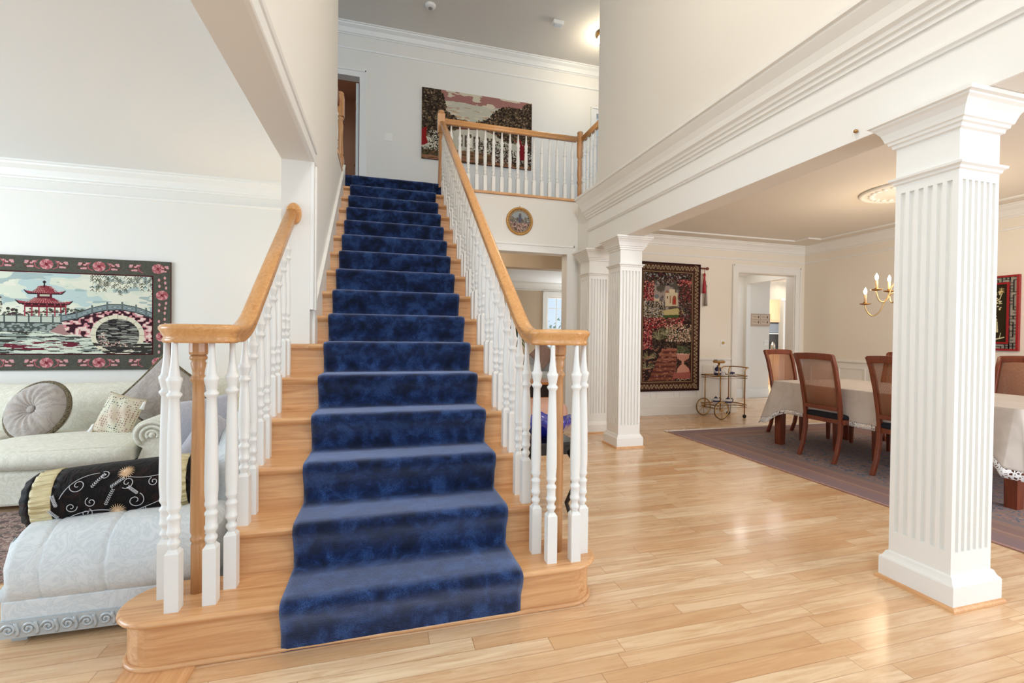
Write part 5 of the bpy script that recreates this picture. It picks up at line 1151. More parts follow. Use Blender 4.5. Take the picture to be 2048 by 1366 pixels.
# ------------------------------------------------------------------ chandelier
cx_, cy_ = 5.27, 3.55
t = thing('chandelier', 'brass candle chandelier half hidden behind the nearest column', 'chandelier', (cx_, cy_, CEIL1-0.051))
part(MB().lathe([(0.06, CEIL1-0.052), (0.05, CEIL1-0.075), (0.012, CEIL1-0.09), (0.012, CEIL1-0.1)], (cx_, cy_, 0), 16), 'canopy', 'brass', t)
part(MB().tube([(cx_, cy_, CEIL1-0.09), (cx_, cy_, 2.15)], 0.005, 6), 'chain', 'brass', t)
part(MB().lathe([(0.008, 2.16), (0.03, 2.12), (0.02, 2.06), (0.035, 1.95), (0.05, 1.88), (0.03, 1.80), (0.018, 1.72), (0.045, 1.64), (0.05, 1.6), (0.03, 1.55), (0.012, 1.50), (0.001, 1.47)], (cx_, cy_, 0), 20), 'stem', 'brass_pale', t)
def arm(a, R, zc, lit=True, z0=1.62):
    ca, sa = math.cos(a), math.sin(a)
    prof = [(0.03, z0+0.02), (R*0.25, z0+0.09), (R*0.45, z0+0.02), (R*0.6, z0-0.10), (R*0.78, zc-0.13), (R*0.92, zc-0.10), (R, zc-0.03), (R, zc)]
    sm = []
    for i in range(len(prof)-1):
        for k in range(4):
            f = k/4; p0, p1, p2, p3 = prof[max(i-1, 0)], prof[i], prof[i+1], prof[min(i+2, len(prof)-1)]
            sm.append(tuple(0.5*((2*p1[j])+(-p0[j]+p2[j])*f+(2*p0[j]-5*p1[j]+4*p2[j]-p3[j])*f*f+(-p0[j]+3*p1[j]-3*p2[j]+p3[j])*f**3) for j in (0, 1)))
    sm.append(prof[-1])
    A = part(MB().tube([(cx_+r_*ca, cy_+r_*sa, z_) for r_, z_ in sm], 0.007, 8), 'arm', 'brass_pale', t)
    px_, py_ = cx_+R*ca, cy_+R*sa
    part(MB().lathe([(0.006, zc-0.012), (0.045, zc-0.004), (0.056, zc+0.004), (0.05, zc+0.006), (0.02, zc+0.002), (0.016, zc+0.02), (0.014, zc+0.02)], (px_, py_, 0), 18), 'drip_pan', 'brass', A)
    part(MB().lathe([(0.0125, zc+0.004), (0.0125, zc+0.105)], (px_, py_, 0), 12), 'candle_sleeve', 'candle', A)
    part(MB().lathe([(0.006, zc+0.105), (0.016, zc+0.125), (0.015, zc+0.145), (0.006, zc+0.17), (0.001, zc+0.18)], (px_, py_, 0), 12), 'bulb', 'bulb', A)
for k in range(4): arm(math.radians(124+90*k), 0.32, 1.60)
for k in range(5): arm(math.radians(138+72*k), 0.23, 1.745, z0=1.74)
point('chandelier_glow', (cx_, cy_, 1.95), 26, (1.0, 0.8, 0.56), 0.25)

# ------------------------------------------------------------------ bar cart
t = thing('bar_cart', 'brass two tier bar cart with large spoked wheels', 'bar cart', (5.03, 5.93, 0))
cxa, cxb, cya, cyb = 4.80, 5.30, 5.76, 6.10
for (x_, y_) in ((cxa+0.06, cya), (cxa+0.06, cyb)):
    part(MB().tube([(x_, y_, 0.14), (x_, y_, 0.655)], 0.008, 8), 'leg', 'brass', t)
for y_ in (cya, cyb):
    part(MB().tube([(cxb, y_, 0.05), (cxb, y_, 0.68)]+bez([(cxb, y_, 0.70), (cxb, y_, 0.76), (cxb+0.06, y_, 0.765)], 6), 0.008, 8), 'leg', 'brass', t)
part(MB().tube([(cxb+0.06, cya, 0.765), (cxb+0.075, (cya+cyb)/2, 0.768), (cxb+0.06, cyb, 0.765)], 0.009, 8).tube([(cxb+0.06, cyb, 0.765), (cxb-0.1, cyb, 0.765), (cxb-0.16, cyb, 0.72), (cxb-0.18, cyb, 0.655)], 0.008, 8), 'push_handle', 'brass', t)
for z_ in (0.64, 0.20):
    s = MB(); loop_ = [(cxa-0.01, cya, z_), (cxa-0.01, cyb, z_), (cxb+0.04, cyb, z_), (cxb+0.06, (cya+cyb)/2, z_), (cxb+0.04, cya, z_)]
    s.tube(loop_, 0.009, 8, loop=True); s.tube([(a, b_, c-0.035) for a, b_, c in loop_], 0.005, 6, loop=True); sh_ = part(s, 'shelf_rail', 'brass', t)
    part(MB().box(cxa, cxb+0.03, cya+0.008, cyb-0.008, z_-0.012, z_-0.006), 'glass_shelf', 'pane', sh_)
for y_ in (cya-0.03, cyb+0.03):
    w = MB(); c_ = (cxa+0.06, y_, 0.137); N_ = 32
    w.tube([(c_[0]+0.121*math.cos(2*math.pi*k/N_), y_, c_[2]+0.121*math.sin(2*math.pi*k/N_)) for k in range(N_)], 0.0085, 8, loop=True)
    for k in range(7): a = 2*math.pi*k/7+.3; w.tube([(c_[0], y_, c_[2]), (c_[0]+0.12*math.cos(a), y_, c_[2]+0.12*math.sin(a))], 0.004, 6)
    w.lathe([(0.02, -0.02), (0.02, 0.02)], c_, 14, 'y'); wh = part(w, 'wheel', 'brass_pale', t)
    part(MB().tube([(c_[0]+0.131*math.cos(2*math.pi*k/N_), y_, c_[2]+0.131*math.sin(2*math.pi*k/N_)) for k in range(N_)], 0.0055, 8, loop=True), 'tyre', 'black', wh, label='thin black tyre')
part(MB().tube([(cxa+0.06, cya-0.03, 0.137), (cxa+0.06, cyb+0.03, 0.137)], 0.007, 8), 'axle', 'brass', t)
for y_ in (cya, cyb): part(MB().lathe([(0.001, -0.012), (0.026, -0.012), (0.028, 0), (0.026, 0.012), (0.001, 0.012)], (cxb, y_, 0.0275), 16, 'y'), 'caster', 'black', t)
def sub(name, label, cat, loc): return thing(name, label, cat, loc)
zz = 0.636
tt = sub('teapot', 'tall blue and white teapot on top of the bar cart', 'teapot', (5.00, 6.0, zz))
part(MB().lathe([(0.001, 0), (0.045, 0), (0.052, 0.02), (0.05, 0.085), (0.04, 0.105), (0.001, 0.11)], (5.0, 6.0, zz), 8, smooth=False), 'body', 'cobalt', tt)
part(MB().lathe([(0.041, 0.105), (0.024, 0.125), (0.007, 0.135), (0.012, 0.148), (0.001, 0.158)], (5.0, 6.0, zz), 12), 'lid', 'cobalt', tt)
part(MB().tube([(4.95, 5.98, zz+0.05), (4.91, 5.97, zz+0.09), (4.895, 5.965, zz+0.14)], [0.012, 0.009, 0.007], 8), 'spout', 'porcelain', tt)
part(MB().tube([(5.05, 6.02, zz+0.12), (5.085, 6.03, zz+0.11), (5.09, 6.03, zz+0.06), (5.055, 6.02, zz+0.03)], 0.006, 8), 'handle', 'cobalt', tt)
part(MB().lathe([(0.0525, 0.04), (0.0530, 0.05), (0.0520, 0.065)], (5.0, 6.0, zz), 8, smooth=False), 'band', 'porcelain', tt)
tt = sub('cream_jug', 'little white jug in front of the teapot on the bar cart', 'jug', (4.97, 5.84, zz)); part(MB().lathe([(0.001, 0), (0.022, 0), (0.03, 0.03), (0.02, 0.055), (0.026, 0.07), (0.0235, 0.07), (0.018, 0.055)], (4.97, 5.84, zz), 14), 'body', 'porcelain', tt); part(MB().tube([(4.995, 5.84, zz+0.06), (5.015, 5.84, zz+0.045), (4.998, 5.84, zz+0.02)], 0.004, 6), 'handle', 'cobalt', tt)
tt = sub('serving_bowl', 'bowl of dark blue pieces on the right of the bar cart top', 'bowl', (5.19, 5.9, zz)); part(MB().lathe([(0.001, 0), (0.03, 0), (0.075, 0.022), (0.08, 0.026), (0.07, 0.024), (0.02, 0.006)], (5.19, 5.9, zz), 20), 'dish', 'porcelain', tt); 
b_ = MB(); rg = random.Random(1)
for _ in range(14): a = rg.uniform(0, 6.28); r_ = rg.uniform(0, 0.045); b_.ell((5.19+r_*math.cos(a), 5.9+r_*math.sin(a), zz+0.035+rg.uniform(0, 0.012)), (0.014, 0.014, 0.012), nu=10, nv=6)
part(b_, 'contents', 'cobalt', tt)
tt = sub('pedestal_dish', 'gold dish on a tall stem above the bar cart', 'pedestal dish', (4.83, 5.835, zz))
part(MB().lathe([(0.04, 0), (0.035, 0.01), (0.008, 0.02), (0.007, 0.12), (0.018, 0.20), (0.001, 0.205)], (4.86, 5.80, zz), 16), 'stem', 'brass', tt); part(MB().lathe([(0.001, 0.20), (0.075, 0.202), (0.085, 0.215), (0.085, 0.235), (0.078, 0.235), (0.076, 0.22), (0.001, 0.215)], (4.86, 5.80, zz), 28), 'dish', 'gold', tt)
single(MB().box(4.80, 4.88, 5.76, 5.84, zz+0.237, zz+0.254).box(4.885, 4.93, 5.77, 5.83, zz+0.237, zz+0.248), 'playing_card_box', 'silver', 'small grey packets lying in the gold pedestal dish', 'packet')
zz = 0.196
for i, (x_, y_, lab) in enumerate(((4.98, 6.0, 'blue and white teapot lying left on the lower cart shelf'), (5.10, 5.88, 'blue and white teapot with curly handle right on the lower cart shelf'))):
    tt = sub('teapot', lab, 'teapot', (x_, y_, zz)); part(MB().lathe([(0.001, 0), (0.035, 0), (0.06, 0.035), (0.058, 0.06), (0.03, 0.085), (0.001, 0.086)], (x_, y_, zz), 18), 'body', 'porcelain', tt)
    part(MB().lathe([(0.0605, 0.032), (0.0612, 0.042), (0.0600, 0.054)], (x_, y_, zz), 18), 'band', 'cobalt', tt); part(MB().lathe([(0.033, 0.084), (0.02, 0.098), (0.006, 0.104), (0.010, 0.115), (0.001, 0.12)], (x_, y_, zz), 14), 'lid', 'cobalt', tt)
    part(MB().tube([(x_-0.05, y_, zz+0.04), (x_-0.08, y_, zz+0.06), (x_-0.09, y_, zz+0.09)], [0.012, 0.009, 0.006], 8), 'spout', 'porcelain', tt); part(MB().tube([(x_+0.055, y_, zz+0.03), (x_+0.085, y_, zz+0.04), (x_+0.095, y_, zz+0.075), (x_+0.075, y_, zz+0.095), (x_+0.06, y_, zz+0.082)], 0.006, 8), 'handle', 'cobalt', tt)

# ------------------------------------------------------------------ living room furniture
def loftx(mb, xs, sec):   # sec(x) -> closed list of (y, z)
    mb.rings([[(x, y, z) for y, z in sec(x)] for x in xs], smooth=True); return mb
sofa = thing('sofa', 'long cream damask sofa under the pagoda tapestry', 'sofa', (-2.7, 4.4, 0))
sx0, sx1 = -3.95, -1.60
xs = [sx0+(-1.22-sx0)*i/30 for i in range(31)]
def backsec(x):
    u = (x+2.62)/1.3; zt_ = 0.755+0.05*min(u*u, 1.0); p = [(4.62, 0.34), (4.58, 0.42), (4.62, 0.60), (4.70, zt_-0.06), (4.76, zt_-0.01), (4.84, zt_+0.005), (4.93, zt_-0.02), (4.97, zt_-0.09), (4.97, 0.34)]
    return p
part(loftx(MB(), xs, backsec), 'backrest', 'damask', sofa, bevel=0.01)
part(MB().prism([(3.80, 0.04), (3.80, 0.26), (3.84, 0.28), (4.97, 0.28), (4.97, 0.04)], 'x', sx0, sx1+0.1, False), 'base', 'damask', sofa, bevel=0.02)
for (a, b) in ((sx0+0.02, -2.66), (-2.655, sx1-0.09)):
    def cs(x, a=a, b=b):
        u = (x-(a+b)/2)/((b-a)/2); bow = 0.05*(1-u*u); e = 0.02*(abs(u)**8)
        return [(3.83-bow+e, 0.282+e), (3.79-bow+e, 0.32), (3.79-bow+e, 0.375), (3.84-bow, 0.41-e), (4.1, 0.43+0.03*(1-u*u)-e), (4.62, 0.405-e), (4.64, 0.282+e)]
    part(loftx(MB(), [a+(b-a)*i/16 for i in range(17)], cs), 'seat_cushion', 'damask', sofa, bevel=0.0)
    part(MB().tube([(a+(b-a)*i/16, cs(a+(b-a)*i/16)[3][0]-0.004, cs(a+(b-a)*i/16)[3][1]-0.004) for i in range(17)], 0.005, 6), 'piping', 'damask', sofa)
# rolled arm at right with scroll front
ax, az = sx1+0.02, 0.45
am = MB(); N_ = 26
ring = []
for yy, k in ((3.86, 0.93), (3.88, 1.0), (4.2, 1.02), (4.6, 1.0), (4.8, 1.0)):
    pts = []
    for i in range(N_): a = math.radians(-60+300*i/(N_-1)); pts.append((ax+0.135*k*math.cos(a), yy, az+0.115*k*math.sin(a)+0.02))
    pts += [(ax-0.10, yy, 0.28), (ax+0.04, yy, 0.28)]
    ring.append(pts)
am.rings(ring, smooth=True); arm_o = part(am, 'arm', 'damask', sofa)
for rr in (0.105, 0.07, 0.035):
    part(MB().tube([(ax+rr*math.cos(math.radians(a)), 3.853, az+0.02+rr*0.85*math.sin(math.radians(a))) for a in range(-40, 240, 14)], 0.011, 8), 'pleat', 'damask', arm_o)
part(MB().lathe([(0.001, -0.015), (0.02, -0.012), (0.022, 0)], (ax, 3.855, az+0.02), 16, 'y'), 'button', 'damask', arm_o)
for x_ in (sx0+0.1, -2.7, sx1-0.1): part(MB().lathe([(0.03, 0), (0.038, 0.042)], (x_, 3.9, 0), 12), 'foot', 'mahog', sofa)

def soft_pillow(w, h, th, n=18):
    # cushion in local x (width), z (height), thickness y
    mb = MB(); F = []; B = []
    for j in range(n+1):
        for i in range(n+1):
            u, v = 2*i/n-1, 2*j/n-1
            e = max(0.0, (1-abs(u)**2.6))**0.6*max(0.0, (1-abs(v)**2.6))**0.6
            pin = 1-0.06*(1-abs(u)**2)*(abs(v)**4); pin2 = 1-0.06*(1-abs(v)**2)*(abs(u)**4)
            x_, z_ = u*w/2*pin2, v*h/2*pin
            wr = 0.006*math.sin(9*u+5*v)*e
            F.append((x_, -th/2*e+wr, z_)); B.append((x_, th/2*e, z_))
    fs = []
    for j in range(n):
        for i in range(n): k = j*(n+1)+i; fs.append((k, k+1, k+n+2, k+n+1))
    mb.add(F, fs, True); mb.add(B, [tuple(reversed(f)) for f in fs], True); return mb
def pillow(name, label, loc, w, h, th, rot, m, fringe=None, off0=None):
    t = thing(name, label, 'cushion', loc, None, 0.0); _OFF[t.name] = Vector((0, 0, 0)); t.rotation_euler = rot
    part(soft_pillow(w, h, th), 'cover', m, t)
    if fringe:
        P_ = []
        for s_, e_ in (((-1, -1), (1, -1)), ((1, -1), (1, 1)), ((1, 1), (-1, 1)), ((-1, 1), (-1, -1))):
            for i in range(12):
                f = i/12; u, v = s_[0]+(e_[0]-s_[0])*f, s_[1]+(e_[1]-s_[1])*f
                P_.append((u*w/2*(1-0.06*(1-v*v)*(abs(u)**4)), 0, v*h/2*(1-0.06*(1-u*u)*(abs(v)**4))))
        part(MB().tube(P_, 0.011, 8, loop=True), 'fringe', fringe, t, label='dark chenille fringe')
    return t
R = math.radians
# round tufted cushion
rc = thing('round_cushion', 'round taupe velvet cushion with central button on the cream sofa', 'cushion', (-2.50, 4.30, 0.60)); _OFF[rc.name] = Vector((0, 0, 0)); rc.rotation_euler = (R(-22), 0, R(-14))
rm = MB(); rings = []; NS = 96; KR = 1.15
for rr, yy in ((0.0, 0.075), (0.06, 0.085), (0.12, 0.085), (0.17, 0.06), (0.19, 0.02), (0.185, -0.02), (0.16, -0.06), (0.12, -0.085), (0.08, -0.09), (0.045, -0.075), (0.025, -0.05), (0.0, -0.045)):
    rings.append([((rr+0.0001)*KR*math.cos(2*math.pi*k/NS), yy+(0.006*math.cos(16*2*math.pi*k/NS)*(1-abs(rr-0.1)/0.1) if yy < 0 and 0 < rr < 0.2 else 0), (rr+0.0001)*KR*math.sin(2*math.pi*k/NS)) for k in range(NS)])
rm.rings(rings, cap0=False, cap1=False); part(rm, 'cover', 'taupe', rc)
part(MB().ell((0, -0.058, 0), (0.027, 0.014, 0.027)), 'button', 'taupe', rc)
part(MB().tube([(0.192*KR*math.cos(2*math.pi*k/40), 0.0, 0.192*KR*math.sin(2*math.pi*k/40)) for k in range(40)], 0.017, 8, loop=True), 'fringe', 'fringe', rc, label='brown chenille fringe')
pillow('throw_pillow', 'large taupe velvet pillow standing on its corner against the sofa arm', (-1.72, 4.42, 0.675), 0.50, 0.50, 0.15, (R(-14), R(38), R(-8)), 'taupe', 'fringe')
dp = pillow('throw_pillow', 'small beige pillow dotted with tiny flowers and white tassels', (-1.93, 4.18, 0.565), 0.27, 0.32, 0.11, (R(-18), R(15), R(-8)), 'dots')
for sx_, sz_ in ((1, 1), (-1, -1), (1, -1)): part(MB().lathe([(0.003, 0.0), (0.012, -0.015), (0.010, -0.025), (0.018, -0.065), (0.001, -0.066)], (sx_*0.127, -0.01, sz_*0.145+(0.0 if sz_ > 0 else 0.05)), 10), 'tassel', 'plastic', dp)

# loveseat / chaise in the foreground
ls = thing('chaise_sofa', 'pale tufted chaise with carved silver base at the foot of the stairs', 'chaise', (-1.0, 2.8, 0))
ex0, ex1, ey0, ey1 = -1.40, -0.68, 2.187, 3.45
def bulge(x):  # near side section along x, rolled and tufted
    q = 0.0
    for s_ in (-1.27, -1.06, -0.86): q = max(q, math.exp(-((x-s_)/0.007)**2))
    e = max(0.0, (abs((x-(ex0+ex1)/2)/((ex1-ex0)/2))-0.86)/0.14)**2*0.05
    d = 0.006*q
    return [(ey0+0.10, 0.155), (ey0+0.015+d, 0.163), (ey0-0.008+d+e, 0.215), (ey0-0.012+d+e, 0.29), (ey0+0.02+d+e, 0.365), (ey0+0.075+d+e, 0.415-d-e), (ey0+0.15, 0.435-d-e), (ey0+0.25, 0.42-d-e), (ey0+0.33, 0.385), (ey0+0.36, 0.30), (ey0+0.34, 0.165)]
nX = 150
part(loftx(MB(), [ex0-0.03+(ex1-ex0+0.03)*i/nX for i in range(nX+1)], bulge), 'rolled_side', 'damask_w', ls)
part(MB().box(ex0+0.02, ex1, ey0+0.3, ey1, 0.165, 0.36), 'seat', 'damask_w', ls, bevel=0.04)
part(MB().box(ex0+0.005, ex1, ey0+0.012, ey1, 0.09, 0.166), 'seat_band', 'damask_w', ls, bevel=0.006)
cvd = MB().box(ex0, ex1, ey0+0.006, ey1+0.003, 0.026, 0.092)
for i in range(12):
    xx = ex0+0.035+i*0.062; s_ = 1 if i % 2 else -1
    cvd.tube([(xx+s_*0.024*(1-k/22)*math.cos(k*0.55), ey0+0.004, 0.059+0.024*(1-k/22)*math.sin(k*0.55)) for k in range(20)], 0.0055, 6)
    cvd.tube([(xx+0.026+0.004*math.sin(k), ey0+0.004, 0.034+k*0.01) for k in range(6)], 0.006, 6)
part(cvd, 'carved_base', 'silver', ls, label='carved silver leaf base')
for x_ in (ex0+0.05, ex1-0.05):
    for y_ in (ey0+0.06, ey1-0.06): part(MB().box(x_-0.025, x_+0.025, y_-0.025, y_+0.025, 0, 0.03), 'foot', 'silver', ls)
bk = MB(); ring = []
for yy, zt_, w in ((2.52, 0.40, 0.05), (2.60, 0.60, 0.09), (2.80, 0.74, 0.10), (3.10, 0.80, 0.10), (3.35, 0.80, 0.10), (3.45, 0.78, 0.08)):
    ring.append([(ex1-0.02-w*1.2, yy, 0.17), (ex1-0.02, yy, 0.17), (ex1+0.01, yy, zt_*0.6), (ex1+0.0, yy, zt_-0.03), (ex1-0.04, yy, zt_), (ex1-0.04-w, yy, zt_-0.05), (ex1-0.06-w*1.1, yy, zt_*0.6)])
bk.rings(ring, smooth=True); part(bk, 'backrest', 'damask_w', ls)
# bolster
bo = thing('bolster', 'dark velvet bolster with cream ruched bands and silver scrolls on the chaise', 'bolster', (-1.125, 2.46, 0.492)); _OFF[bo.name] = Vector((0, 0, 0)); bo.rotation_euler = (0, R(-3), R(8)); bo.scale = (0.93, 1, 1)
def _velvet():
    m = mat('dark_crushed_velvet', rgb(20, 10, 9), 0.6, 0, Specular_IOR_Level=0.2); t = NT(m); n = t.noise(t.coord((1, 1, 1)), 14, 4, 0.7, 1.5)
    t.l(t.ramp(n, [(0.5, rgb(8, 4, 4)), (0.72, rgb(48, 26, 20))]), t.b.inputs['Base Color']); t.b.inputs['Sheen Weight'].default_value = 0.05; t.bump(n, 0.6, 0.02); return m
def _ruche():
    m = mat('cream_ruched_satin', rgb(224, 208, 158), 0.35); t = NT(m); n = t.noise(t.coord((4, 60, 60)), 1.0, 3, 0.6); t.l(t.ramp(n, [(0.35, rgb(190, 168, 116)), (0.55, rgb(232, 218, 172))]), t.b.inputs['Base Color']); t.bump(n, 1.0, 0.02); return m
MT['velvet'] = _velvet(); MT['ruche'] = _ruche()
Lb, rb_ = 0.335, 0.128
def rad(x): return rb_*(1-0.10*(abs(x)/Lb)**3)
def cyl(x0, x1, dr=0, n=14, folds=0): return MB().rings([[(x0+(x1-x0)*i/n, (rad(x0+(x1-x0)*i/n)+dr+(0.0025*math.sin(k*folds*2*math.pi/64) if folds else 0))*math.cos(2*math.pi*k/64), (rad(x0+(x1-x0)*i/n)+dr+(0.0025*math.sin(k*folds*2*math.pi/64) if folds else 0))*math.sin(2*math.pi*k/64)) for k in range(64)] for i in range(n+1)])
part(cyl(-0.21, 0.21), 'velvet_body', 'velvet', bo)
for s_ in (-1, 1):
    part(cyl(s_*0.21, s_*0.285, 0.002, 6, 20), 'ruched_band', 'ruche', bo, label='cream ruched satin band')
    e = MB(); prof_ = [(rad(0.285), 0.285), (rad(0.3)*0.98, 0.30), (0.10, 0.325), (0.075, 0.335), (0.04, 0.33), (0.015, 0.318), (0.001, 0.315)]
    e.rings([[(s_*x_, (r_+(0.005*math.sin(14*2*math.pi*k/64) if r_ < .11 else .003*math.sin(14*2*math.pi*k/64)))*math.cos(2*math.pi*k/64), (r_+0.003*math.sin(14*2*math.pi*k/64))*math.sin(2*math.pi*k/64)) for k in range(64)] for r_, x_ in prof_]); part(e, 'gathered_end', 'velvet', bo)
# embroidery: scrolls, fern sprigs, sunbursts on the cylinder (angle measured from the front, -y)
def onb(x, s, dr=0.003): a = s/rb_; r_ = rad(x)+dr; return (x, -r_*math.cos(a), r_*math.sin(a))
def scroll(mb, x, s, R0, d=1, turns=1.35, a0=0.0):
    pts = []
    for i in range(36):
        f = i/35; a = a0+d*f*turns*2*math.pi; r_ = R0*(1-0.85*f); pts.append(onb(x+r_*math.cos(a), s+r_*math.sin(a)))
    mb.tube(pts, 0.0017, 5)
em = MB()
for x, s, R0, d, a0 in ((-0.12, 0.075, 0.03, 1, 3), (-0.14, -0.01, 0.022, -1, 0), (-0.07, 0.0, 0.022, 1, 2), (-0.09, -0.045, 0.022, -1, 1), (0.06, 0.06, 0.026, 1, 4), (0.09, -0.02, 0.035, -1, 1), (0.16, 0.05, 0.02, 1, 2), (-0.03, 0.105, 0.02, -1, 2), (-0.15, -0.08, 0.025, 1, 1)): scroll(em, x, s, R0, d, a0=a0)
for p0, p1, p2 in (((-0.20, -0.09), (-0.12, -0.01), (0.0, -0.05)), ((-0.18, 0.03), (-0.14, 0.12), (-0.05, 0.12)), ((0.03, 0.10), (0.10, 0.06), (0.20, 0.08)), ((0.04, -0.08), (0.12, -0.06), (0.20, -0.03))):
    em.tube([onb(*[p0[j]*(1-f)**2+2*p1[j]*f*(1-f)+p2[j]*f*f for j in (0, 1)]) for f in [i/14 for i in range(15)]], 0.0016, 5)
for x, s, a, L in ((-0.02, -0.02, 1.1, 0.07), (-0.07, 0.06, 0.9, 0.07), (-0.19, 0.0, 1.9, 0.05), (-0.19, -0.05, 2.2, 0.05), (0.0, 0.05, 0.6, 0.06), (0.10, 0.01, 2.4, 0.05), (0.05, -0.08, 0.2, 0.08)):
    for i in range(9):
        f = i/9*L; px_, ps_ = x+f*math.cos(a), s+f*math.sin(a)
        for sg in (-1, 1): em.tube([onb(px_, ps_), onb(px_+0.008*math.cos(a+sg*0.9), ps_+0.008*math.sin(a+sg*0.9))], 0.0018, 5)
part(em, 'embroidery', mat('silver_thread', rgb(206, 206, 210), 0.3, 0.3), bo, label='silver thread scrolls')
MT['goldthread'] = mat('gold_thread', rgb(226, 190, 150), 0.4)
for x, s in ((0.02, -0.055), (0.05, 0.108)):
    sb = MB()
    for k in range(22): a = 2*math.pi*k/22; sb.tube([onb(x+0.006*math.cos(a), s+0.006*math.sin(a), 0.004), onb(x+0.02*math.cos(a+.1), s+0.02*math.sin(a+.1), 0.004), onb(x+0.033*math.cos(a), s+0.033*math.sin(a), 0.003)], [0.0024, 0.0018, 0.0006], 5)
    sb.ell(onb(x, s), (0.012, 0.007, 0.012), nu=12, nv=6)
    part(sb, 'sunburst_flower', 'goldthread', bo, label='gold sunburst flower')
pillow('throw_pillow', 'upright lilac grey cushion behind the newel post on the chaise', (-0.99, 3.08, 0.60), 0.36, 0.46, 0.14, (R(-8), R(-6), R(30)), 'lilac')
pillow('throw_pillow', 'lilac cushion leaning tilted at the chaise back near the stairs', (-0.86, 2.80, 0.575), 0.34, 0.34, 0.13, (R(-10), R(38), R(40)), 'lilac')
pillow('throw_pillow', 'taupe cushion tucked behind the lilac ones on the chaise', (-0.77, 3.33, 0.64), 0.36, 0.40, 0.12, (R(-6), R(26), R(60)), 'taupe')
# lamp assumed from the warm living room wall glow, on an added side table
t = thing('assumed_side_table', 'small dark side table added to hold the assumed lamp behind the wall jamb in the living room', 'side table', (-0.84, 4.86, 0)); part(MB().lathe([(0.18, 0.53), (0.18, 0.55)], (-0.84, 4.86, 0), 28), 'top', 'mahog', t); part(MB().lathe([(0.12, 0), (0.11, 0.02), (0.025, 0.04), (0.02, 0.30), (0.035, 0.4), (0.02, 0.529)], (-0.84, 4.86, 0), 18), 'pedestal', 'mahog', t)
t = thing('assumed_table_lamp', 'assumed lit table lamp glowing behind the wall jamb in the living room', 'lamp', (-0.84, 4.86, 0.551)); part(MB().lathe([(0.06, 0.551), (0.05, 0.57), (0.02, 0.60), (0.055, 0.68), (0.045, 0.75), (0.012, 0.80), (0.01, 0.86)], (-0.84, 4.86, 0), 20), 'base', 'brass', t)
part(MB().rings([[(-0.84+r_*math.cos(2*math.pi*k/28), 4.86+r_*math.sin(2*math.pi*k/28), z_) for k in range(28)] for r_, z_ in ((0.13, 0.84), (0.075, 1.05))], cap0=False, cap1=False), 'lamp_shade', 'lamp_shade', t)
point('assumed_table_lamp_glow', (-0.84, 4.86, 0.94), 20, (1.0, 0.72, 0.42), 0.05)  # point light of the assumed lamp, warming the living room wall

# ------------------------------------------------------------------ hall and family room glimpse
t = thing('console_bench', 'black carved low table beyond the right balusters', 'side table', (1.07, 2.94, 0))
kx0, kx1, ky0, ky1 = 0.90, 1.22, 2.80, 3.09
part(MB().box(kx0-0.02, kx1+0.02, ky0-0.02, ky1+0.02, 0.492, 0.517), 'tabletop', 'blackwood', t, bevel=0.006); part(MB().box(kx0+0.01, kx1-0.01, ky0+0.01, ky1-0.01, 0.43, 0.491), 'apron', 'blackwood', t)
for x_, sx_ in ((kx0+0.02, -1), (kx1-0.02, 1)):
    for y_, sy_ in ((ky0+0.02, -1), (ky1-0.02, 1)):
        part(MB().tube([(x_, y_, 0.45), (x_+sx_*0.03, y_+sy_*0.03, 0.38), (x_+sx_*0.02, y_+sy_*0.02, 0.2), (x_-sx_*0.015, y_-sy_*0.015, 0.1), (x_, y_, 0.04), (x_+sx_*0.03, y_+sy_*0.03, 0.018), (x_+sx_*0.045, y_+sy_*0.045, 0.022)], [0.028, 0.026, 0.02, 0.014, 0.014, 0.018, 0.012], 10), 'leg', 'blackwood', t)
t = thing('glass_bowl', 'rippled cobalt blue glass bowl on the black low table', 'bowl', (1.075, 2.95, 0.5175)); rings = []; NS = 72
for r_, z_ in ((0.02, 0.003), (0.07, 0.006), (0.12, 0.04), (0.165, 0.09), (0.185, 0.135), (0.178, 0.138), (0.158, 0.098), (0.11, 0.05), (0.06, 0.018), (0.01, 0.014)):
    rings.append([(1.075+r_*(1+0.06*math.sin(9*2*math.pi*k/NS))*math.cos(2*math.pi*k/NS), 2.95+r_*(1+0.06*math.sin(9*2*math.pi*k/NS))*math.sin(2*math.pi*k/NS), 0.5175+z_+0.012*(r_/0.2)*math.sin(9*2*math.pi*k/NS+.8)) for k in range(NS)])
part(MB().rings(rings), 'bowl', 'glassblue', t); part(MB().lathe([(0.05, 0), (0.045, 0.006)], (1.075, 2.95, 0.5175), 20), 'foot', 'glassblue', t)
t = thing('throw_ottoman', 'rosy beige rumpled ottoman in the hall behind the balusters', 'ottoman', (1.85, 5.15, 0)); part(MB().ell((1.85, 5.15, 0.30), (0.26, 0.22, 0.17), 0.5, 0.7), 'cushion', 'pinky', t)
for x_ in (1.70, 2.0):
    for y_ in (5.03, 5.27): part(MB().sq([(0.018, 0), (0.022, 0.17)], x_, y_), 'leg', 'mahog', t)
t = thing('coffee_table', 'dark chest with orange wood top in the rear hall', 'table', (2.2, 6.5, 0)); part(MB().box(1.75, 2.66, 6.35, 6.85, 0.02, 0.50), 'body', mat('espresso', rgb(44, 30, 26), 0.4), t, bevel=0.01); part(MB().box(1.72, 2.69, 6.32, 6.88, 0.50, 0.54), 'tabletop', 'honey', t, bevel=0.005)
part(MB().box(1.8, 2.6, 6.335, 6.35, 0.30, 0.32), 'lid_edge', 'honey', t); part(MB().box(2.17, 2.23, 6.33, 6.35, 0.25, 0.30), 'clasp', 'silver', t)
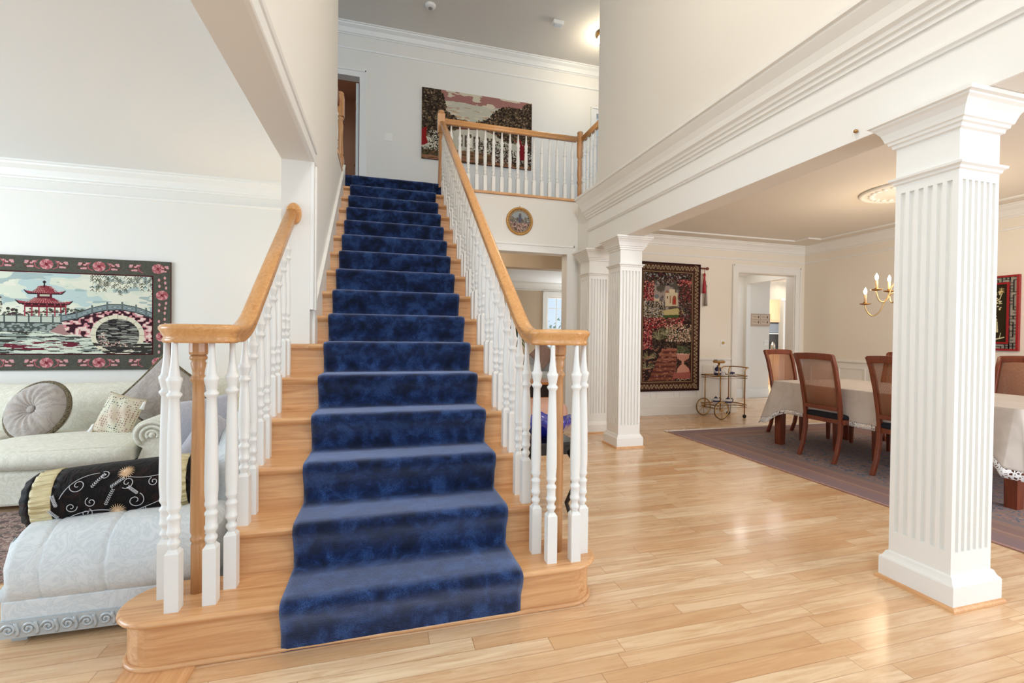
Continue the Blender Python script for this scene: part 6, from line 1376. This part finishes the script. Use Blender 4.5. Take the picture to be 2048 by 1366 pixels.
fs = thing('sofa', 'white rolled arm sofa in the family room', 'sofa', (3.0, 8.2, 0)); part(MB().box(2.55, 4.4, 7.8, 8.7, 0.06, 0.40), 'base', 'damask_w', fs, bevel=0.04)
part(MB().box(2.60, 4.35, 7.78, 8.4, 0.40, 0.54), 'seat_cushion', 'damask_w', fs, bevel=0.05); part(MB().ell((3.45, 8.62, 0.62), (0.95, 0.14, 0.26), 0.4, 0.5), 'backrest', 'damask_w', fs)
part(MB().tube([(2.55, 7.78, 0.56), (2.55, 8.7, 0.56)], 0.13, 18), 'arm', 'damask_w', fs); part(MB().box(2.45, 2.66, 7.80, 8.7, 0.06, 0.56), 'arm_panel', 'damask_w', fs, bevel=0.02)
pillow('throw_pillow', 'rust patterned cushion standing on its corner on the white sofa', (2.95, 8.3, 0.86), 0.42, 0.42, 0.14, (R(-10), R(45), R(0)), 'tapcush')
pillow('throw_pillow', 'rust patterned cushion lying against the other on the white sofa', (3.45, 8.25, 0.74), 0.44, 0.40, 0.14, (R(-14), R(8), R(0)), 'tapcush')
pl = thing('potted_plant', 'leafy green plant behind the right balusters in the family room', 'plant', (2.52, 8.9, 0)); part(MB().lathe([(0.001, 0), (0.13, 0), (0.18, 0.3), (0.17, 0.31), (0.12, 0.3), (0.001, 0.28)], (2.52, 8.9, 0), 20), 'pot', 'pinky', pl)
lf = MB(); rg = random.Random(6)
for _ in range(60):
    a = rg.uniform(0, 6.28); L = rg.uniform(0.3, 0.55); h0 = rg.uniform(0.9, 1.25); c, s_ = math.cos(a), math.sin(a); b0 = (2.52, 8.9, h0); m_ = (2.52+c*L*0.5, 8.9+s_*L*0.5, h0+0.2); e = (2.52+c*L*0.8, 8.9+s_*L*0.8, h0+0.05); w = 0.03
    lf.add([b0, (m_[0]-s_*w, m_[1]+c*w, m_[2]), e, (m_[0]+s_*w, m_[1]-c*w, m_[2])], [(0, 1, 2, 3)], True)
part(lf, 'leaves', 'leaf', pl); part(MB().tube([(2.52, 8.9, 0.28), (2.53, 8.9, 0.8), (2.52, 8.9, 1.25)], 0.015, 8), 'stem', 'oak_z', pl)
